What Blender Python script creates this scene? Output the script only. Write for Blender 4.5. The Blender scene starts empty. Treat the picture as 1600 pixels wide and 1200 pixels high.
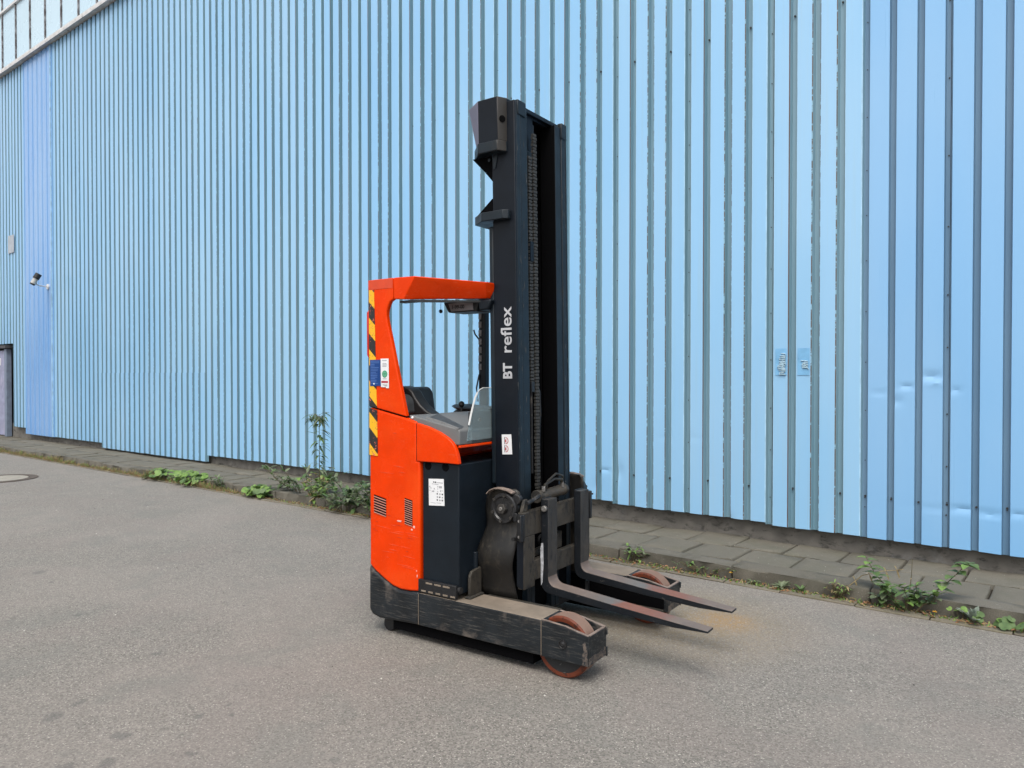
import bpy, bmesh, math, random
from mathutils import Vector, Matrix
from mathutils.noise import noise as pnoise
R = math.radians
random.seed(7)
S = bpy.context.scene
COL = S.collection

# ------------------------------------------------------------------ camera
cam_d = bpy.data.cameras.new('camera')
cam = bpy.data.objects.new('camera', cam_d); COL.objects.link(cam)
cam_d.sensor_width = 36.0; cam_d.lens = 1160 / 1600 * 36.0
cam_d.clip_start = 0.05; cam_d.clip_end = 1500
YAW = R(180 - 51.97); PIT = math.atan(15 / 1160)
vdir = Vector((math.cos(YAW) * math.cos(PIT), math.sin(YAW) * math.cos(PIT), -math.sin(PIT)))
cam.location = (0, 0, 1.6)
cam.rotation_euler = vdir.to_track_quat('-Z', 'Y').to_euler()
S.camera = cam

# ------------------------------------------------------------------ sky, sun, exposure
SUN_EL, SUN_AZ = R(58), R(-62)          # high, soft, from the camera's right
W = bpy.data.worlds.new('World'); S.world = W; W.use_nodes = True
nt = W.node_tree; nt.nodes.clear()
out = nt.nodes.new('ShaderNodeOutputWorld'); bg = nt.nodes.new('ShaderNodeBackground')
sky = nt.nodes.new('ShaderNodeTexSky'); sky.sky_type = 'NISHITA'; sky.sun_disc = False
sky.sun_elevation = SUN_EL; sky.sun_rotation = math.pi / 2 - SUN_AZ
sky.air_density = 1.0; sky.dust_density = 4.0; sky.ozone_density = 1.0
hs = nt.nodes.new('ShaderNodeHueSaturation'); hs.inputs['Saturation'].default_value = 0.22   # thin overcast
nt.links.new(sky.outputs[0], hs.inputs['Color']); nt.links.new(hs.outputs[0], bg.inputs['Color'])
bg.inputs['Strength'].default_value = 0.11
nt.links.new(bg.outputs[0], out.inputs[0])
sl = bpy.data.lights.new('sun', 'SUN'); sl.energy = 1.0; sl.angle = R(35); sl.color = (1.0, 0.95, 0.88)
so = bpy.data.objects.new('sun', sl); COL.objects.link(so)
sd = Vector((math.cos(SUN_AZ) * math.cos(SUN_EL), math.sin(SUN_AZ) * math.cos(SUN_EL), math.sin(SUN_EL)))
so.rotation_euler = (-sd).to_track_quat('-Z', 'Y').to_euler(); so.location = (10, -20, 30)
vs = S.view_settings; vs.view_transform = 'Standard'; vs.look = 'None'; vs.gamma = 1; vs.exposure = 0.95
vs.use_curve_mapping = False

# ------------------------------------------------------------------ helpers
def tag(o, label=None, cat=None, group=None, kind=None):
    if label: o['label'] = label
    if cat: o['category'] = cat
    if group: o['group'] = group
    if kind: o['kind'] = kind
    return o

def empty(name, loc=(0, 0, 0), rz=0.0, parent=None):
    o = bpy.data.objects.new(name, None); COL.objects.link(o)
    o.location = loc; o.rotation_euler = (0, 0, rz); o.empty_display_size = 0.1
    if parent: o.parent = parent
    return o

class MB:
    def __init__(s): s.v = []; s.f = []; s.m = []
    def add(s, vs_, fs, mi=0):
        b = len(s.v); s.v += [tuple(p) for p in vs_]
        for k, f in enumerate(fs):
            s.f.append([b + i for i in f]); s.m.append(mi if isinstance(mi, int) else mi[k])
        return s
    def box(s, x0, x1, y0, y1, z0, z1, mi=0, top=None):
        v = [(x0, y0, z0), (x1, y0, z0), (x1, y1, z0), (x0, y1, z0), (x0, y0, z1), (x1, y0, z1), (x1, y1, z1), (x0, y1, z1)]
        f = [(0, 3, 2, 1), (4, 5, 6, 7), (0, 1, 5, 4), (1, 2, 6, 5), (2, 3, 7, 6), (3, 0, 4, 7)]
        return s.add(v, f, [mi, mi if top is None else top, mi, mi, mi, mi])
    def prism(s, poly, ax, lo, hi, mi=0, capmi=None):
        """poly in the two axes left over (x,z for ax=y; x,y for ax=z; y,z for ax=x)"""
        n = len(poly)
        def P(a, b, t): return {'y': (a, t, b), 'z': (a, b, t), 'x': (t, a, b)}[ax]
        v = [P(a, b, lo) for a, b in poly] + [P(a, b, hi) for a, b in poly]
        area = sum(poly[i][0] * poly[(i + 1) % n][1] - poly[(i + 1) % n][0] * poly[i][1] for i in range(n))
        f = [tuple(range(n)), tuple(reversed(range(n, 2 * n)))] + [(i, i + n, (i + 1) % n + n, (i + 1) % n) for i in range(n)]
        flip = (area > 0) != (ax == 'y')
        if flip: f = [tuple(reversed(q)) for q in f]
        cm = mi if capmi is None else capmi
        return s.add(v, f, [cm, cm] + [mi] * n)
    def cyl(s, c, ax, r, h, n=24, mi=0, r2=None, capmi=None):
        """cylinder centred at c along axis vector ax"""
        ax = Vector(ax).normalized(); q = ax.to_track_quat('Z', 'Y'); c = Vector(c); r2 = r if r2 is None else r2
        v = []
        for k, rr in ((-h / 2, r), (h / 2, r2)):
            for i in range(n):
                a = 2 * math.pi * i / n
                v.append(c + q @ Vector((rr * math.cos(a), rr * math.sin(a), k)))
        f = [tuple(reversed(range(n))), tuple(range(n, 2 * n))] + [(i, (i + 1) % n, (i + 1) % n + n, i + n) for i in range(n)]
        cm = mi if capmi is None else capmi
        return s.add(v, f, [cm, cm] + [mi] * n)
    def ring(s, c, ax, prof, n=32, mi=0):
        """lathe: prof list of (r, h) along axis"""
        ax = Vector(ax).normalized(); q = ax.to_track_quat('Z', 'Y'); c = Vector(c); v = []
        for rr, h in prof:
            for i in range(n):
                a = 2 * math.pi * i / n
                v.append(c + q @ Vector((rr * math.cos(a), rr * math.sin(a), h)))
        f = []; m = []
        for k in range(len(prof) - 1):
            for i in range(n):
                f.append((k * n + i, k * n + (i + 1) % n, (k + 1) * n + (i + 1) % n, (k + 1) * n + i))
                m.append(mi if isinstance(mi, int) else mi[k])
        return s.add(v, f, m)
    def tube(s, pts, r, n=8, mi=0, r2=None):
        pts = [Vector(p) for p in pts]; v = []; N = len(pts)
        for k, p in enumerate(pts):
            d = (pts[min(k + 1, N - 1)] - pts[max(k - 1, 0)]).normalized()
            q = d.to_track_quat('Z', 'Y'); rr = r if r2 is None else r + (r2 - r) * k / (N - 1)
            for i in range(n):
                a = 2 * math.pi * i / n
                v.append(p + q @ Vector((rr * math.cos(a), rr * math.sin(a), 0)))
        f = [tuple(reversed(range(n))), tuple(range((N - 1) * n, N * n))]
        for k in range(N - 1):
            for i in range(n):
                f.append((k * n + i, k * n + (i + 1) % n, (k + 1) * n + (i + 1) % n, (k + 1) * n + i))
        return s.add(v, f, mi)
    def build(s, name, mats, parent=None, bevel=0.0, smooth=35, loc=None, seg=2):
        me = bpy.data.meshes.new(name); me.from_pydata(s.v, [], s.f)
        if not isinstance(mats, (list, tuple)): mats = [mats]
        for m in mats: me.materials.append(m)
        me.polygons.foreach_set('material_index', s.m)
        if smooth:
            me.polygons.foreach_set('use_smooth', [True] * len(s.f))
            me.update(); me.set_sharp_from_angle(angle=R(smooth))
        me.update()
        o = bpy.data.objects.new(name, me); COL.objects.link(o)
        if parent: o.parent = parent
        if loc: o.location = loc
        if bevel:
            b = o.modifiers.new('bevel', 'BEVEL'); b.width = bevel; b.segments = seg; b.limit_method = 'ANGLE'; b.angle_limit = R(30)
            b.use_clamp_overlap = True
        return o

# ------------------------------------------------------------------ materials
def new_mat(name):
    m = bpy.data.materials.new(name); m.use_nodes = True
    n = m.node_tree; b = n.nodes['Principled BSDF']; return m, n, b
def N(n, t, **kw):
    x = n.nodes.new(t)
    for k, v in kw.items(): setattr(x, k, v)
    return x
def noise(n, scale, detail=4, rough=0.6, vec=None, dist=0):
    x = N(n, 'ShaderNodeTexNoise'); x.inputs['Scale'].default_value = scale; x.inputs['Detail'].default_value = detail
    x.inputs['Roughness'].default_value = rough; x.inputs['Distortion'].default_value = dist
    if vec is not None: n.links.new(vec, x.inputs['Vector'])
    return x.outputs['Fac']
def ramp(n, fac, a, b, ca=0.0, cb=1.0):
    x = N(n, 'ShaderNodeMapRange'); x.interpolation_type = 'SMOOTHSTEP'
    x.inputs['From Min'].default_value = a; x.inputs['From Max'].default_value = b
    x.inputs['To Min'].default_value = ca; x.inputs['To Max'].default_value = cb
    n.links.new(fac, x.inputs['Value']); return x.outputs[0]
def mixc(n, fac, a, b):
    x = N(n, 'ShaderNodeMix', data_type='RGBA')
    if isinstance(fac, (int, float)): x.inputs[0].default_value = fac
    else: n.links.new(fac, x.inputs[0])
    for s_, c in ((6, a), (7, b)):
        if isinstance(c, (tuple, list)): x.inputs[s_].default_value = (*c[:3], 1)
        else: n.links.new(c, x.inputs[s_])
    return x.outputs[2]
def math_(n, op, a, b=None):
    x = N(n, 'ShaderNodeMath', operation=op)
    for i, c in enumerate((a, b)):
        if c is None: continue
        if isinstance(c, (int, float)): x.inputs[i].default_value = c
        else: n.links.new(c, x.inputs[i])
    return x.outputs[0]
def coords(n, scale=(1, 1, 1), world=False, loc=(0, 0, 0)):
    if world:
        src = N(n, 'ShaderNodeNewGeometry').outputs['Position']
    else:
        src = N(n, 'ShaderNodeTexCoord').outputs['Object']
    mp = N(n, 'ShaderNodeMapping'); mp.inputs['Scale'].default_value = scale; mp.inputs['Location'].default_value = loc
    n.links.new(src, mp.inputs[0]); return mp.outputs[0]
def bump(n, b, h, strength=0.3, dist=0.01):
    x = N(n, 'ShaderNodeBump'); x.inputs['Strength'].default_value = strength; x.inputs['Distance'].default_value = dist
    n.links.new(h, x.inputs['Height']); n.links.new(x.outputs[0], b.inputs['Normal'])

def plain(name, c, rough=0.5, metal=0.0, var=0.15, scale=8, bs=0.0, bscale=60, coat=0.0):
    m, n, b = new_mat(name)
    v = coords(n)
    f = noise(n, scale, 5, 0.6, v)
    c2 = tuple(max(0, x * (1 - var)) for x in c); c1 = tuple(min(1, x * (1 + var)) for x in c)
    n.links.new(mixc(n, ramp(n, f, .3, .7), c2, c1), b.inputs['Base Color'])
    n.links.new(ramp(n, f, .2, .8, rough - .07, rough + .07), b.inputs['Roughness'])
    b.inputs['Metallic'].default_value = metal
    b.inputs['Coat Weight'].default_value = coat; b.inputs['Coat Roughness'].default_value = 0.15
    if bs: bump(n, b, noise(n, bscale, 4, .6, v), bs, 0.004)
    return m

def worn(name, c, wear, wscale=(3, 3, 30), lo=.60, hi=.66, rough=.55, dust=None, dlo=.5, dhi=.75, bs=.25, metal=0.0, dscale=5, var=.14, spec=.35):
    """paint with streaky scratches showing a second colour and soft dust patches"""
    m, n, b = new_mat(name)
    v = coords(n); vs_ = coords(n, wscale)
    base = mixc(n, ramp(n, noise(n, 6, 4, .6, v), .3, .7), tuple(x * (1 - var) for x in c), tuple(min(1, x * (1 + var)) for x in c))
    b.inputs['Specular IOR Level'].default_value = spec
    sc = ramp(n, noise(n, 4, 6, .72, vs_, .3), lo, hi)
    col = mixc(n, sc, base, wear)
    if dust:
        col = mixc(n, ramp(n, noise(n, dscale, 5, .65, v, .5), dlo, dhi, 0, .85), col, dust)
    n.links.new(col, b.inputs['Base Color']); b.inputs['Metallic'].default_value = metal
    n.links.new(ramp(n, noise(n, 9, 4, .6, v), .2, .8, rough - .1, rough + .12), b.inputs['Roughness'])
    bump(n, b, math_(n, 'ADD', math_(n, 'MULTIPLY', sc, -.6), math_(n, 'MULTIPLY', noise(n, 90, 3, .6, v), .4)), bs, 0.003)
    return m

def wall_paint(name, c1, c2, rough=.38, grime=None, gl=.45, gh=.8, streak=(30, 30, .6), amt=.5, coat=0.0):
    m, n, b = new_mat(name)
    w = coords(n, streak, world=True)
    oi = N(n, 'ShaderNodeObjectInfo').outputs['Random']
    col = mixc(n, oi, c1, c2)
    if grime:
        col = mixc(n, ramp(n, noise(n, 1, 6, .65, w), gl, gh, 0, amt), col, grime)
    b2 = coords(n, (1, 1, .35), world=True)
    col = mixc(n, ramp(n, noise(n, .9, 3, .5, b2), .35, .7, 0, .12), col, (.55, .68, .74))
    n.links.new(col, b.inputs['Base Color'])
    n.links.new(ramp(n, noise(n, 2, 4, .6, w), .2, .8, rough - .06, rough + .1), b.inputs['Roughness'])
    b.inputs['Coat Weight'].default_value = coat; b.inputs['Coat Roughness'].default_value = .2; b.inputs['Coat IOR'].default_value = 1.62
    bump(n, b, noise(n, 3, 3, .5, coords(n, (1, 1, .5), world=True)), .12, 0.02)
    return m

def rust_edge(name, paint, rust, lo, hi, zs=14, rough=.6):
    m, n, b = new_mat(name)
    w = coords(n, (8, 8, zs), world=True)
    f = noise(n, 1, 5, .7, w)
    f2 = noise(n, .5, 3, .6, coords(n, (1, 1, .8), world=True))
    k = ramp(n, math_(n, 'ADD', math_(n, 'MULTIPLY', f, .75), math_(n, 'MULTIPLY', f2, .25)), lo, hi)
    rc = mixc(n, noise(n, 3, 3, .5, w), rust, tuple(x * 1.9 for x in rust))
    n.links.new(mixc(n, k, paint, rc), b.inputs['Base Color']); b.inputs['Roughness'].default_value = rough
    return m

BLUE_OLD1 = (.225, .485, .77); BLUE_OLD2 = (.26, .515, .775)
M = {}
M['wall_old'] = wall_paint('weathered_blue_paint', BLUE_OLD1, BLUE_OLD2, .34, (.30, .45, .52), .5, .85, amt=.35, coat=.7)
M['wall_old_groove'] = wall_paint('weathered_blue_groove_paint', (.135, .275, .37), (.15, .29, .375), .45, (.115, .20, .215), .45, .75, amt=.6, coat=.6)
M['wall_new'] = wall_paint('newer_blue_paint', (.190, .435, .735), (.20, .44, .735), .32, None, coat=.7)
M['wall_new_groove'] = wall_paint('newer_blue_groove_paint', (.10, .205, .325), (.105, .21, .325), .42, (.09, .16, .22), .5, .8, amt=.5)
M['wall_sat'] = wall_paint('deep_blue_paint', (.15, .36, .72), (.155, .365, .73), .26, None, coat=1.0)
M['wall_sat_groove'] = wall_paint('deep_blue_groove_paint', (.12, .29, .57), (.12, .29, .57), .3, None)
M['rust_full'] = rust_edge('rusty_panel_edge', (.36, .46, .50), (.070, .042, .032), .22, .42, 5)
M['rust_spot'] = rust_edge('spotted_rust_panel_edge', (.24, .42, .54), (.075, .058, .045), .43, .50, 16)
M['edge_clean'] = plain('pale_panel_edge', (.36, .58, .76), .4)
M['seam'] = rust_edge('dark_lap_edge', (.07, .10, .12), (.02, .02, .02), .35, .60, 10)
M['scuff'] = wall_paint('scuffed_blue_paint', (.165, .36, .62), (.165, .36, .62), .5)
M['screw'] = plain('rusty_screw', (.035, .035, .035), .6)
M['plinth'] = worn('stained_concrete', (.155, .145, .13), (.06, .058, .052), (2, 2, 4), .5, .68, .9, (.24, .24, .24), .55, .85, .8)
M['core'] = plain('dark_wall_core', (.05, .05, .05), .9)
M['upper'] = wall_paint('pale_blue_upper_cladding', (.50, .68, .80), (.55, .71, .81), .25, None, coat=.2, streak=(.8, .8, .8))
M['joint'] = rust_edge('stained_joint_strip', (.35, .36, .38), (.06, .05, .05), .38, .6, 6)
M['flashing'] = worn('pale_metal_flashing', (.62, .62, .62), (.2, .18, .16), (4, 4, 4), .58, .66, .45)
M['door'] = worn('grey_violet_door_paint', (.27, .28, .40), (.38, .36, .46), (1, 1, .5), .5, .8, .5)
M['jamb'] = plain('grey_blue_jamb_paint', (.16, .20, .27), .5)
M['dark_steel'] = plain('dark_weathered_steel', (.05, .05, .055), .6)

def asphalt():
    m, n, b = new_mat('worn_asphalt')
    g = coords(n, world=True)
    fine = noise(n, 150, 4, .8, g); mid = noise(n, 55, 4, .7, g)
    big = noise(n, .55, 4, .55, g, .4); big2 = noise(n, 2.3, 5, .6, g, .6)
    col = mixc(n, ramp(n, fine, .36, .64), (.080, .075, .067), (.305, .280, .250))
    col = mixc(n, ramp(n, mid, .35, .7, 0, .3), col, (.12, .112, .10))
    # pale aggregate
    vo = N(n, 'ShaderNodeTexVoronoi', feature='F1'); vo.inputs['Scale'].default_value = 62; n.links.new(g, vo.inputs['Vector'])
    sep = N(n, 'ShaderNodeSeparateColor'); n.links.new(vo.outputs['Color'], sep.inputs[0])
    v2 = N(n, 'ShaderNodeTexVoronoi', feature='F1'); v2.inputs['Scale'].default_value = 125; n.links.new(g, v2.inputs['Vector'])
    sp2 = N(n, 'ShaderNodeSeparateColor'); n.links.new(v2.outputs['Color'], sp2.inputs[0])
    col = mixc(n, .62, col, mixc(n, sp2.outputs[0], (.075, .070, .062), (.295, .270, .237)))
    stone = math_(n, 'MULTIPLY', math_(n, 'LESS_THAN', v2.outputs['Distance'], .42), math_(n, 'GREATER_THAN', sp2.outputs[1], .93))
    col = mixc(n, math_(n, 'MULTIPLY', stone, .6), col, (.60, .56, .50))
    dark = math_(n, 'MULTIPLY', math_(n, 'LESS_THAN', vo.outputs['Distance'], .3), math_(n, 'LESS_THAN', sep.outputs[1], .16))
    col = mixc(n, math_(n, 'MULTIPLY', dark, .6), col, (.05, .048, .046))
    col = mixc(n, ramp(n, big, .42, .62, 0, .30), col, (.255, .225, .20))
    col = mixc(n, ramp(n, big2, .48, .68, 0, .30), col, (.135, .138, .125))
    col = mixc(n, ramp(n, noise(n, .9, 5, .65, coords(n, (1, 1, 1), True, (7, 3, 0)), .8), .5, .62, 0, .22), col, (.20, .165, .15))
    col = mixc(n, ramp(n, noise(n, 7, 5, .7, coords(n, (1, 2.2, 1), True, (2, 9, 0)), .8), .60, .66, 0, .30), col, (.085, .082, .075))
    wob = N(n, 'ShaderNodeTexNoise'); wob.inputs['Scale'].default_value = 9; wob.inputs['Detail'].default_value = 3; n.links.new(g, wob.inputs['Vector'])
    sub = N(n, 'ShaderNodeVectorMath', operation='SUBTRACT'); n.links.new(wob.outputs['Color'], sub.inputs[0]); sub.inputs[1].default_value = (.5, .5, .5)
    sca = N(n, 'ShaderNodeVectorMath', operation='SCALE'); n.links.new(sub.outputs[0], sca.inputs[0]); sca.inputs['Scale'].default_value = .13
    wv = N(n, 'ShaderNodeVectorMath', operation='ADD'); n.links.new(g, wv.inputs[0]); n.links.new(sca.outputs[0], wv.inputs[1])
    def stain(col, x, y, r, soft, c, amt):
        d = N(n, 'ShaderNodeVectorMath', operation='DISTANCE'); n.links.new(wv.outputs[0], d.inputs[0]); d.inputs[1].default_value = (x, y, 0)
        mk = ramp(n, d.outputs['Value'], r * (1 - soft), r * (1 + soft), amt, 0)
        if soft > .6: mk = math_(n, 'MULTIPLY', mk, ramp(n, math_(n, 'ADD', math_(n, 'MULTIPLY', sp2.outputs[2], .5), math_(n, 'MULTIPLY', wob.outputs['Fac'], .5)), .3, .65, .25, 1.5))
        return mixc(n, mk, col, c)
    for x, y, r in ((-6.69, 2.34, .055), (-6.3, 2.3, .03), (-4.2, 2.08, .038), (-3.81, 1.40, .055), (-3.88, 1.53, .04), (-3.37, 1.51, .045), (-3.28, 1.83, .03),
                    (-3.17, 1.91, .024), (-3.28, 1.96, .026), (-2.76, 2.12, .026), (-3.18, 1.36, .05), (-2.98, 1.62, .03), (-3.45, 2.11, .02), (-5.3, 2.1, .05),
                    (-5.9, 3.3, .04), (-3.3, 1.25, .04), (-4.6, 2.9, .025), (-2.45, 1.95, .03), (-9.1, 4.4, .05)):
        col = stain(col, x, y, r * .8, .35, (.085, .083, .08), .5)
    col = stain(col, -1.88, 4.62, .16, .9, (.42, .21, .045), .5)
    col = stain(col, -2.05, 4.5, .55, .8, (.235, .17, .085), .42)
    col = stain(col, -2.9, 4.3, .9, .8, (.15, .125, .08), .3)
    n.links.new(col, b.inputs['Base Color']); b.inputs['Roughness'].default_value = .88
    bump(n, b, math_(n, 'ADD', math_(n, 'MULTIPLY', fine, .6), math_(n, 'MULTIPLY', vo.outputs['Distance'], .5)), .6, .006)
    return m
M['asphalt'] = asphalt()

def slab_mat(name, c1, c2, moss):
    m, n, b = new_mat(name)
    g = coords(n, world=True); oi = N(n, 'ShaderNodeObjectInfo').outputs['Random']
    col = mixc(n, oi, c1, c2)
    col = mixc(n, ramp(n, noise(n, 160, 3, .7, g), .35, .65, 0, .5), col, tuple(x * .55 for x in c1))
    col = mixc(n, ramp(n, noise(n, 5, 5, .65, g, .4), .42, .7, 0, .6), col, moss)
    col = mixc(n, ramp(n, noise(n, 38, 3, .8, g), .68, .72, 0, .6), col, (.36, .35, .32))
    n.links.new(col, b.inputs['Base Color']); b.inputs['Roughness'].default_value = .9
    bump(n, b, math_(n, 'ADD', noise(n, 120, 4, .7, g), noise(n, 14, 4, .6, g)), .6, .006)
    return m
M['slab'] = slab_mat('weathered_concrete_slab', (.132, .122, .097), (.158, .146, .117), (.098, .096, .070))
M['kerb'] = slab_mat('mossy_kerb_concrete', (.115, .105, .083), (.15, .138, .112), (.048, .048, .034))
M['gutter'] = slab_mat('mossy_gutter_concrete', (.17, .15, .115), (.19, .168, .125), (.095, .095, .05))
M['soil'] = worn('damp_soil_and_litter', (.025, .020, .014), (.07, .055, .038), (20, 20, 20), .5, .62, .95, bs=.9)

M['orange'] = worn('scuffed_orange_paint', (.70, .040, .0001), (.74, .13, .05), (3, 3, 60), .62, .67, .24, (.76, .075, .008), .45, .8, .12, dscale=1.6, var=.07, spec=.16)
M['orange_top'] = worn('faded_orange_paint', (.58, .06, .02), (.60, .16, .10), (10, 10, 30), .62, .67, .45, (.34, .13, .09), .55, .8, .08)
M['charcoal'] = worn('dark_blue_grey_paint', (.007, .011, .016), (.06, .07, .075), (10, 10, 10), .72, .74, .42, None, bs=.05, spec=.22)
M['mast'] = worn('black_mast_paint', (.0045, .007, .0115), (.06, .07, .08), (14, 14, 3), .72, .74, .42, None, bs=.06, spec=.22)
M['mast_front'] = worn('worn_mast_rail_paint', (.009, .015, .021), (.10, .10, .095), (16, 16, 3), .66, .72, .4, (.026, .024, .02), .55, .85, .08, spec=.3)
M['black'] = plain('black_plastic', (.007, .0075, .009), .5, var=.2)
M['void'] = plain('shade_and_gap_black', (.0015, .0015, .002), .9); M['void'].node_tree.nodes['Principled BSDF'].inputs['Specular IOR Level'].default_value = .08  # near-black for painted shade, open gaps and black steel
M['leg'] = worn('scraped_black_chassis', (.009, .012, .015), (.075, .070, .064), (1.9, 8, 26), .50, .72, .5, (.125, .105, .09), .54, .74, .35, dscale=4.5, var=.3)
M['leg_top'] = worn('dusty_brown_steel_top', (.19, .155, .12), (.07, .06, .055), (3, 9, 9), .62, .7, .8, (.25, .20, .155), .45, .8, .2)
M['leg_rim'] = plain('bare_dusty_edge', (.19, .145, .12), .7, var=.3, scale=25)
M['scrape'] = worn('scraped_bare_primer', (.105, .085, .072), (.02, .022, .025), (14, 14, 14), .46, .56, .7, (.16, .125, .10), .5, .7, .3, var=.3)
M['tyre'] = worn('red_polyurethane_tyre', (.135, .030, .012), (.045, .016, .010), (9, 9, 9), .50, .66, .6, None)
M['tread'] = worn('dusty_tread', (.20, .13, .10), (.17, .07, .045), (3, 30, 3), .5, .75, .85, None)
M['hub'] = worn('greasy_wheel_hub', (.016, .016, .017), (.10, .095, .09), (9, 9, 9), .6, .68, .45, (.14, .12, .10), .55, .8)
M['steel'] = worn('worn_bright_steel', (.20, .19, .18), (.45, .45, .45), (20, 20, 20), .55, .65, .4, (.12, .09, .07), .5, .8, metal=.5)
M['fork_side'] = worn('dark_fork_steel', (.009, .011, .014), (.07, .062, .055), (7, 7, 9), .60, .70, .5, (.035, .029, .025), .55, .85, .3, spec=.25)
M['fork_front'] = worn('brown_worn_fork_steel', (.040, .036, .032), (.016, .016, .018), (12, 12, 3), .5, .65, .55, (.085, .068, .054), .55, .85, .25)

def blade_mat():
    m, n, b = new_mat('rusty_fork_blade'); v = coords(n)
    sx = N(n, 'ShaderNodeSeparateXYZ'); n.links.new(N(n, 'ShaderNodeTexCoord').outputs['Object'], sx.inputs[0])
    nz = noise(n, 7, 5, .65, v, .4)
    xx = math_(n, 'ADD', sx.outputs[0], math_(n, 'MULTIPLY', math_(n, 'SUBTRACT', nz, .5), .35))
    col = mixc(n, ramp(n, nz, .3, .7), (.12, .09, .075), (.17, .13, .108))
    col = mixc(n, math_(n, 'MULTIPLY', ramp(n, xx, -.1, .08, 0, .75), ramp(n, xx, .3, .45, 1, .2)), col, (.115, .115, .11))
    col = mixc(n, math_(n, 'MULTIPLY', ramp(n, xx, .06, .16), ramp(n, xx, .28, .50, .75, 0)), col, (.20, .062, .033))
    col = mixc(n, ramp(n, noise(n, 60, 3, .7, v), .5, .75, 0, .4), col, (.10, .085, .075))
    n.links.new(col, b.inputs['Base Color']); n.links.new(ramp(n, nz, .3, .7, .5, .75), b.inputs['Roughness'])
    bump(n, b, noise(n, 70, 4, .7, v), .3, .003); return m
M['blade'] = blade_mat()
M['carriage'] = worn('dusty_carriage_steel', (.040, .035, .028), (.014, .014, .014), (6, 6, 3), .48, .64, .65, (.095, .078, .056), .5, .85, .3)
M['roller'] = plain('oily_black_roller', (.014, .014, .015), .32, var=.3, scale=20)
M['nut'] = plain('dull_steel_nut', (.065, .06, .055), .45, .4, var=.3)
M['skirt'] = worn('dusty_black_cover', (.014, .0135, .013), (.045, .039, .031), (5, 5, 2), .5, .75, .36, (.085, .070, .048), .42, .8, .08, dscale=2)
M['chain'] = plain('greasy_chain_steel', (.075, .073, .068), .36, .3)
M['grey'] = plain('grey_textured_plastic', (.135, .138, .138), .55, var=.06, bs=.15, bscale=300)
M['grey_dark'] = plain('dark_and_shaded_grey_plastic', (.05, .054, .058), .6, bs=.2, bscale=300)
M['grey_light'] = plain('pale_edge_highlight', (.55, .56, .55), .5)
M['seat'] = plain('black_vinyl_seat', (.010, .010, .0105), .5, bs=.1, bscale=200)
M['white'] = plain('white_sticker', (.72, .73, .74), .4, var=.03)
M['letter'] = worn('white_vinyl_lettering', (.42, .43, .45), (.12, .12, .13), (12, 12, 12), .62, .68, .4, bs=.02)
M['ink'] = plain('black_print', (.03, .03, .035), .5)
M['ink_grey'] = plain('grey_print', (.32, .32, .34), .5)
M['red_ink'] = plain('dark_red_print', (.42, .03, .05), .5)
M['pink_ink'] = plain('faded_red_print', (.42, .12, .12), .5)
M['green_ink'] = plain('green_print', (.05, .26, .14), .5)
M['blue_stk'] = plain('blue_sticker', (.004, .045, .20), .35, var=.08)
M['blue_ink'] = plain('pale_blue_print', (.09, .19, .48), .4)
M['red_lens'] = plain('red_tail_lens', (.55, .02, .012), .25, coat=.5)
M['violet'] = plain('faded_violet_plastic', (.165, .155, .215), .5, var=.12, scale=12)
M['olive'] = plain('brown_faded_plastic', (.030, .027, .024), .6, var=.15)
m, n, b = new_mat('clear_acrylic'); b.inputs['Base Color'].default_value = (.72, .86, .90, 1); b.inputs['Transmission Weight'].default_value = .86
b.inputs['Roughness'].default_value = .06; b.inputs['IOR'].default_value = 1.2; M['acrylic'] = m

def hazard():
    m, n, b = new_mat('worn_hazard_tape')
    sx = N(n, 'ShaderNodeSeparateXYZ'); n.links.new(N(n, 'ShaderNodeTexCoord').outputs['Object'], sx.inputs[0])
    t = math_(n, 'ADD', math_(n, 'MULTIPLY', sx.outputs[0], .95), sx.outputs[2])
    t = math_(n, 'SUBTRACT', t, math_(n, 'MULTIPLY', sx.outputs[1], .95))
    fr = math_(n, 'FRACT', math_(n, 'MULTIPLY', math_(n, 'ADD', t, .045), 5.15))
    col = mixc(n, math_(n, 'LESS_THAN', fr, .5), (.018, .018, .019), (.78, .42, .012))
    v = coords(n); z = sx.outputs[2]
    w = math_(n, 'ADD', noise(n, 26, 5, .72, v), ramp(n, z, 1.95, 2.12, 0, .07))
    w = math_(n, 'ADD', w, ramp(n, z, 1.1, 1.28, .05, 0))
    col = mixc(n, ramp(n, w, .60, .63), col, (.70, .16, .10))
    w2 = noise(n, 40, 4, .7, coords(n, loc=(3, 1, 2)))
    col = mixc(n, ramp(n, w2, .58, .64, 0, .8), col, (.05, .05, .04))
    n.links.new(col, b.inputs['Base Color']); b.inputs['Roughness'].default_value = .45
    return m
M['hazard'] = hazard()

# ================================================================== GROUND
mb = MB(); mb.add([(-300, -300, 0), (300, -300, 0), (300, 300, 0), (-300, 300, 0)], [(0, 1, 2, 3)])
tag(mb.build('yard_ground', M['asphalt'], smooth=0), 'worn grey asphalt yard running up to the pavement', kind='structure')

X0, X1 = -26.0, 5.0
# gutter strip of small mossy concrete blocks
g_root = MB().box(X0, X1, 5.47, 5.60, -.05, .003).build('gutter', M['soil'], smooth=0)
tag(g_root, 'narrow mossy concrete gutter strip between asphalt and kerb', kind='structure')
x = X0; k = 0
rg = random.Random(11)
while x < X1:
    L_ = .5 * rg.uniform(.85, 1.1)
    o = MB().box(x + .004, x + L_ - .004, 5.465 + rg.uniform(-.008, .01), 5.565 + rg.uniform(-.01, .015), -.04, .010 + rg.uniform(-.003, .004)).build('gutter_stone', M['gutter'], g_root, bevel=.006)
    x += L_
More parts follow.
